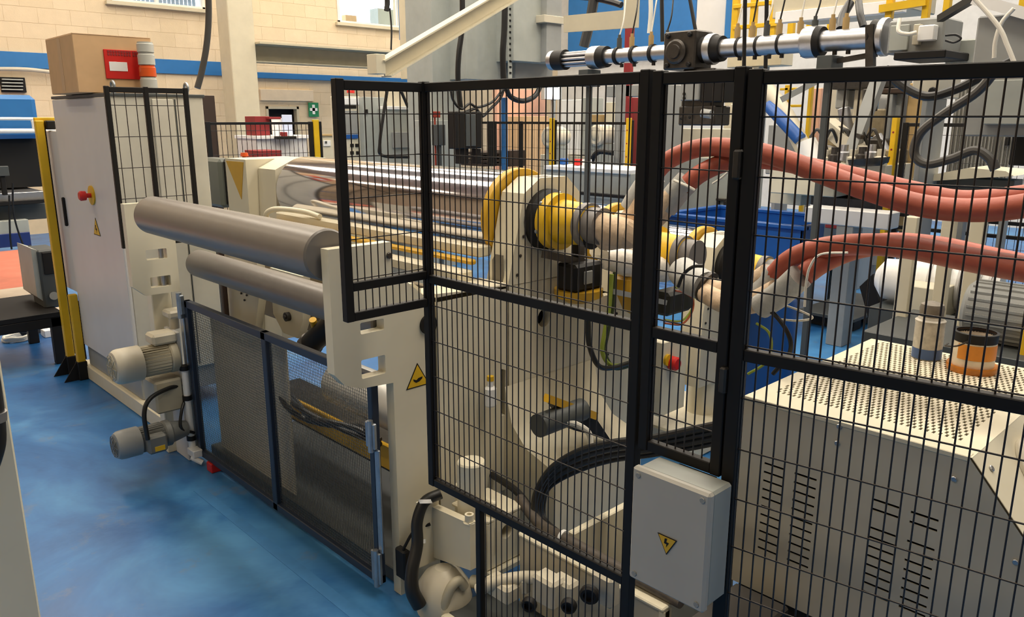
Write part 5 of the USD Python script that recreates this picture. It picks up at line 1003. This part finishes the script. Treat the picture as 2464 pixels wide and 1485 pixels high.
lad = thing('yellow_ladder', 'yellow access ladder frame left of the sloping white tube', 'ladder', at(1900, 420, x=8.2))
for a in (1874, 1930): part(lad, 'stile', fxx(a - 4, 205, a + 4, 690, 8.2, .05), YELLOW)
for b in (214, 255, 295, 333, 370): part(lad, 'rung', fxx(1876, b - 3, 1928, b + 3, 8.2, .03), YELLOW)
yr = thing('yellow_railing', 'yellow railing frame above the extruder barrel', 'railing', at(1820, 90, x=8.8))
for a in (1768, 1812, 1860, 1905, 1950, 2000): part(yr, 'upright', fxx(a - 7, -60, a + 7, 100, 8.8, .06), YELLOW)
for b in (10, 62): part(yr, 'crossbar', fxx(1764, b - 5, 1870, b + 5, 8.78, .05), YELLOW)
yr2 = thing('yellow_railing', 'yellow railing above the extruder gearbox at the top right', 'railing', at(2200, 30, x=7.0))
part(yr2, 'top_bar', bar(at(2118, 22, x=7.0), at(2230, 4, x=7.0), .06), YELLOW)
for a in (2140, 2228, 2278): part(yr2, 'upright', fxx(a - 8, -40, a + 8, 45, 7.0, .06), YELLOW)
part(yr2, 'right_post', fxx(2452, -40, 2480, 40, 7.0, .06), YELLOW)
tb = thing('sloping_tube', 'white sloping chute tube with a blue underside behind the tall fence panel', 'tube', at(1900, 320, x=6.8))
part(tb, 'tube', tube([at(1838, 205, x=6.8), at(1890, 275, x=6.7), at(1935, 360, x=6.6), at(1965, 400, x=6.6)], .07, 20), BEIGE2); part(tb, 'blue_tube', tube([at(1850, 255, x=6.7), at(1885, 292, x=6.6), at(1925, 335, x=6.55)], .055, 16), BLUEB)
part(tb, 'end_cup', lathe(at(1940, 340, x=6.5), at(1962, 398, x=6.5), [(0, .08), (.25, .11)], 20), WHITE)
for lab, a, b, w, mt in (('dark grey strut leaning left below the tan beam', (2115, 190), (2040, 390), .09, GREYM), ('grey strut at the top left of the tall fence panel', (1995, 180), (1880, 240), .05, GREYM), ('beige machine arm reaching down to the right', (1990, 300), (2110, 400), .12, BEIGE2), ('dark link rod above the beige machine arm', (2000, 300), (2075, 330), .03, DSTEEL)):
    one('machine_strut', bar(at(*a, x=6.6), at(*b, x=6.4), w), mt, lab, 'strut')
mp = thing('press_bed', 'oily machine bed with rods and cups above the upper red hoses', 'machine', at(2050, 440, x=6.3))
part(mp, 'bed', fxx(1960, 395, 2130, 440, 6.3, .5), BEIGE2); part(mp, 'bowl', lathe(at(2090, 400, x=6.2), at(2090, 372, x=6.2) , [(0, .12), (.02, .14), (.06, .15)], 24), DSTEEL)
for i in range(7): q = at(1985 + 22 * i, 398 - 6 * (i % 3), x=6.2); part(mp, 'fitting', lathe(q, q + (0, 0, .12), [(0, .05), (.06, .05), (.07, .03), (.12, .03)], 14), (BEIGE2, DSTEEL, STEEL)[i % 3])
ph = thing('clamping_press', 'cluttered beige and oily clamping press with rams and clamps above the upper red hoses', 'machine', at(2060, 400, x=6.9))
for k, (a, b, c, d, x, dd, mt) in enumerate(((2000, 178, 2135, 214, 6.9, .5, DSTEEL), (2052, 214, 2078, 300, 7.0, .2, BEIGE2), (2010, 214, 2040, 262, 7.0, .2, GREYM), (2084, 262, 2128, 330, 6.9, .3, M('oily_beige', (150, 136, 108), .45, var=.25, scale=14)), (1975, 322, 2060, 352, 6.7, .3, M('oily_beige', (1, 1, 1))), (2060, 334, 2120, 372, 6.7, .3, DSTEEL), (1962, 356, 2010, 396, 6.6, .3, BEIGE), (2120, 360, 2150, 430, 6.7, .3, M('oily_beige', (1, 1, 1))), (2012, 364, 2052, 392, 6.6, .2, GREYM))):
    part(ph, 'ram_block', fxx(a, b, c, d, x, dd, .012), mt)
for (a, b, c, d, r) in ((2030, 260, 2042, 330, .05), (2095, 214, 2092, 268, .06), (1990, 350, 2030, 372, .05), (2070, 372, 2100, 398, .06), (2110, 325, 2135, 372, .04)): part(ph, 'ram_rod', cyl(at(a, b, x=6.75), at(c, d, x=6.75), r, 16, b=.006), STEEL if r < .055 else DSTEEL)
for k in range(5): part(ph, 'oil_line', tube([at(1950 + 34 * k, 330 + 10 * (k % 2), x=6.5), at(1968 + 34 * k, 312, x=6.45), at(1985 + 34 * k, 346 + 8 * (k % 3), x=6.5), at(1996 + 34 * k, 384, x=6.52)], .013, 8), CABLE if k % 2 else CONDUIT)
part(ph, 'side_column', fxx(2138, 170, 2150, 640, 7.0, .2), GREYM)
ft = thing('flap_table', 'pale slanted flap table right of the yellow guard post above the hoses', 'table', at(2230, 430, x=5.9))
part(ft, 'top', prism([tuple(at(a, b, x=5.9)[1:]) for a, b in ((2195, 430), (2330, 404), (2420, 412), (2440, 424), (2360, 428), (2210, 438))], 'x', 5.9, 6.3), BEIGE); part(ft, 'skirt', fxx(2250, 430, 2440, 462, 6.0, .2), DGREY); part(ft, 'leg', fxx(2300, 462, 2316, 640, 6.05, .08), GREYM); part(ft, 'leg', fxx(2400, 462, 2416, 640, 6.05, .08), GREYM)
ux = thing('under_machine_frame', 'dark cluttered machine underframe left of the right yellow guard post', 'machine', at(1980, 500, x=6.6))
part(ux, 'cross_member', fxx(1950, 478, 2140, 500, 6.6, .3), DSTEEL); part(ux, 'white_box', fxx(1850, 420, 1930, 492, 6.7, .3), BEIGE); part(ux, 'dark_gap', fxx(1932, 440, 2140, 480, 6.9, .2), BLACK)
for a in (1990, 2110): part(ux, 'leg', fxx(a - 9, 500, a + 9, 640, 6.7, .1), GREYM)
part(ux, 'red_strip', fxx(1985, 540, 2060, 552, 6.55, .05), DRED)
# lower right: pump group behind the cover
wp = thing('white_pump_motor', 'white pump motor on a black foot beside the right yellow guard post', 'motor', at(2130, 720, x=5.6))
q = at(2110, 668, x=5.2); part(wp, 'body', lathe(q, q + (.1, -.9, 0), [(0, .06), (.05, .13), (.3, .14), (.7, .14)], 30), WHITE); part(wp, 'rib', [lathe(q + np.array((.1, -.9, 0)) * f, q + np.array((.1, -.9, 0)) * (f + .02), [(0, .152), (.015, .152)], 30) for f in np.arange(.35, .75, .06)], GREYC)
part(wp, 'foot', prism([tuple(at(a, b, x=5.25)[1:]) for a, b in ((2068, 690), (2100, 660), (2118, 745), (2096, 790))], 'x', 5.25, 5.4), BLACK); part(wp, 'base', bx(5.0, 5.45, q[1] - 1.0, q[1] - .05, 0, q[2] - .15), DGREY)
for i, (a, w, lab) in enumerate(((2186, 26, 'left'), (2275, 22, 'middle'), (2345, 24, 'right'))):
    q = at(a, 620, x=4.6); one('white_upright', [bx(q[0] - w * .0014, q[0] + w * .0014, q[1] - w * .0014, q[1] + w * .0014, 0, at(a, 520, x=4.6)[2])], BEIGE, f'{lab} one of three beige uprights under the upper red hoses at the right', 'post')
gm2 = thing('grey_motor', 'grey ribbed motor behind the paint tin', 'motor', at(2400, 760, x=4.4)); q = at(2330, 742, x=4.4)
part(gm2, 'body', lathe(q, q + (0, -.6, 0), [(0, .13), (.02, .15), (.55, .15), (.6, .12)], 30), GREYM); part(gm2, 'fins', [bar(q + (.15 * math.cos(a), -.03, .15 * math.sin(a)), q + (.15 * math.cos(a), -.5, .15 * math.sin(a)), .012) for a in np.arange(0, 6.28, .26)], GREYM, smooth=False)
part(gm2, 'bed', bx(4.1, 4.8, q[1] - .75, q[1] + .4, 0, q[2] - .14), DGREY)
one('white_machine_block', fxx(2150, 690, 2260, 800, 4.9, .5), BEIGE, 'pale machine block left of the dusty bottle behind the cover', 'machine')
one('yellow_floor_post', fxx(2455, 770, 2475, 900, 4.2, .06), YELLOW, 'yellow post cut by the right picture edge above the cover', 'post')
# ------------------------------------------------------------------ left background: blue machine, table, floor paint
bm = thing('blue_machine', 'blue machine hood with white tube rails at the left edge', 'machine', (1, 9, 0))
YB_ = 8.6
part(bm, 'hood', fxy(-260, 226, 92, 336, YB_, 1.0, .04), BLUE); part(bm, 'black_interior', fxy(-260, 336, 104, 458, YB_ + .1, .9), HOLE)
part(bm, 'rail', tube([at(-200, 316, y=YB_ - .15), at(132, 315, y=YB_ - .15)], .022, 12, smooth=False), WHITE); part(bm, 'rail', tube([at(-200, 287, y=YB_ - .15), at(66, 286, y=YB_ - .15), at(78, 292, y=YB_ - .15), at(82, 312, y=YB_ - .15)], .015, 10), WHITE)
part(bm, 'conveyor_bed', fxy(-260, 470, 110, 492, YB_ - .3, 1.2), STEEL); part(bm, 'conveyor_edge', fxy(-260, 490, 118, 500, YB_ - .35, .1), BLACK); part(bm, 'apron', fxy(-260, 500, 112, 540, YB_ - .2, .1), DGREY)
part(bm, 'blue_base', fxy(-260, 572, 76, 606, YB_ - .4, .4), DBLUE); part(bm, 'lower_panel', fxy(-260, 540, 72, 574, YB_ - .38, .1), GREYG)
for a in (-80, 70): part(bm, 'leg', fxy(a - 6, 540, a + 6, 640, YB_ + .2, .1), DGREY)
mo = thing('camera_stand', 'small black monitor on a stand in the opening of the blue machine', 'monitor', at(10, 470, y=8.2)); part(mo, 'screen', fxy(-8, 400, 22, 424, 8.2, .04), DGREY); part(mo, 'stem', fxy(4, 424, 16, 470, 8.22, .04), BLACK)
for k, pts in enumerate(([(30, 440), (34, 520), (60, 600), (100, 680)], [(22, 470), (24, 560), (28, 600)])): one('thin_lead', tube([at(a, b, y=8.0) for a, b in pts], .008, 6), CABLE, ('long', 'short')[k] + ' thin black lead hanging in front of the blue machine', 'cable')
structure('floor_marking_1', bx(-3.9, at(150, 640, z=0)[0], at(60, 690, z=0)[1], at(60, 600, z=0)[1], 0, .003, 0), PINKF)
structure('floor_marking_2', bx(-3.9, at(150, 720, z=0)[0], at(60, 790, z=0)[1], at(60, 690, z=0)[1], 0, .003, 0), PALEF)
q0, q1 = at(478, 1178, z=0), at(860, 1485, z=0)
structure('floor_reflex_3', bx(q0[0] - .025, q0[0] + .025, q1[1] - 1.2, q0[1], 0, .0015, 0), M('painted_reflex_blue', (64, 128, 186), .45, var=.12, scale=7))  # pale stripe paints a light reflex onto the floor
bt = thing('black_table', 'black low table left of the yellow light curtain post', 'table', (1.2, 6.4, 0))
t0, t1 = at(-60, 760, y=6.3), at(150, 755, y=6.3)
part(bt, 'top', bx(t0[0], t1[0], 6.3, 7.1, t1[2] - .02, t1[2] + .02), BLACK); part(bt, 'apron', bx(t0[0], t1[0], 6.3, 6.33, t1[2] - .09, t1[2] - .02), BLACK)
for xx in (t1[0] - .08, t0[0]):
    for yy in (6.3, 7.04): part(bt, 'leg', bx(xx, xx + .07, yy, yy + .06, 0, t1[2] - .02), BLACK)
cr = thing('crt_monitor', 'grey computer monitor standing on the black low table', 'monitor', at(110, 735, y=6.6))
part(cr, 'shell', prism([tuple(at(a, b, y=6.5)[[0, 2]]) for a, b in ((74, 598), (100, 606), (112, 730), (90, 715))], 'y', 6.5, 6.9), GREYG); part(cr, 'front', fxy(98, 600, 150, 742, 6.48, .3, .012), DGREY); part(cr, 'screen', fxy(104, 606, 146, 660, 6.47, .02), BLACK); part(cr, 'knob', cyl(at(130, 712, y=6.475), at(130, 712, y=6.46), .03, 18), GREYM)
for k, (cx, cy, rr, mt, lab) in enumerate(((45, 815, 42, WCABLE, 'coiled white cable on the floor under the black table'), (70, 800, 34, CABLE, 'coiled black cable behind the white coil under the table'))):
    c = at(cx, cy, z=.012 + .012 * k); R = rr * .0016 * 1.6
    one('cable_coil', tube([c + (R * (1 + .06 * math.sin(3 * a + q)) * math.cos(a), .7 * R * math.sin(a), .012 * q + .004 * math.sin(5 * a)) for q in range(3) for a in np.linspace(0, 6.0, 22)], .012, 8, k=3), mt, lab, 'cable')
for k, (a, b, mt) in enumerate(((45, 800, BEIGE2), (105, 790, BEIGE2), (120, 812, WHITE))): one('adapter', bx(*(at(a - 14, b, z=.0)[0], at(a + 14, b, z=.0)[0]), at(a, b, z=0)[1], at(a, b, z=0)[1] + .12, .0, .06), mt, ('beige plug adapter left', 'beige plug adapter right', 'white plug adapter')[k] + ' among the cable coils under the table', 'adapter')
vt = thing('wall_vent', 'dark louvred vent grille on the cream wall above the blue machine', 'vent', at(30, 220, y=13.95)); part(vt, 'frame', fxy(2, 186, 62, 222, 13.94, .05), HOLE)
for k in range(4): part(vt, 'louvre', fxy(5, 190 + 8 * k, 56, 193 + 8 * k, 13.90, .05), GREYG)
one('wall_pipe', tube([at(-60, 166, y=13.9), at(60, 167, y=13.9), at(150, 176, y=13.9), at(260, 180, y=13.9)], .03, 10), BEIGE2, 'thin beige pipe under the blue wall stripe on the left', 'pipe')
# ------------------------------------------------------------------ machine upright at the left picture edge
e0 = at(98, 1480, x=0.33); fx, fy = e0[0], e0[1]
fgp = thing('machine_upright', 'beige machine upright cut by the left picture edge with a black hose', 'machine frame', (fx - .1, fy, 0))
part(fgp, 'flange', bx(fx - .30, fx, fy, fy + .02, 0, 2.1), BEIGE, label='beige flange'); part(fgp, 'side', bx(fx - .30, fx - .28, fy, fy + .5, 0, 2.1), BEIGE)
part(fgp, 'hose', tube([(fx - .06, fy - .05, 2.1), (fx - .05, fy - .05, 1.75), (fx - .045, fy - .05, 1.4), (fx - .045, fy - .05, 1.15), (fx - .06, fy - .05, 1.06), (fx - .11, fy - .04, 0.98), (fx - .2, fy - .03, .93)], .03, 16), CABLE)
part(fgp, 'hose_clamp', lathe((fx - .045, fy - .05, 1.155), (fx - .047, fy - .05, 1.135), [(0, .034), (.02, .034)], 22), STEEL)
part(fgp, 'bolt', [bolt((fx - .06, fy, .92), (0, -1, 0), .012, .02)], STEEL)
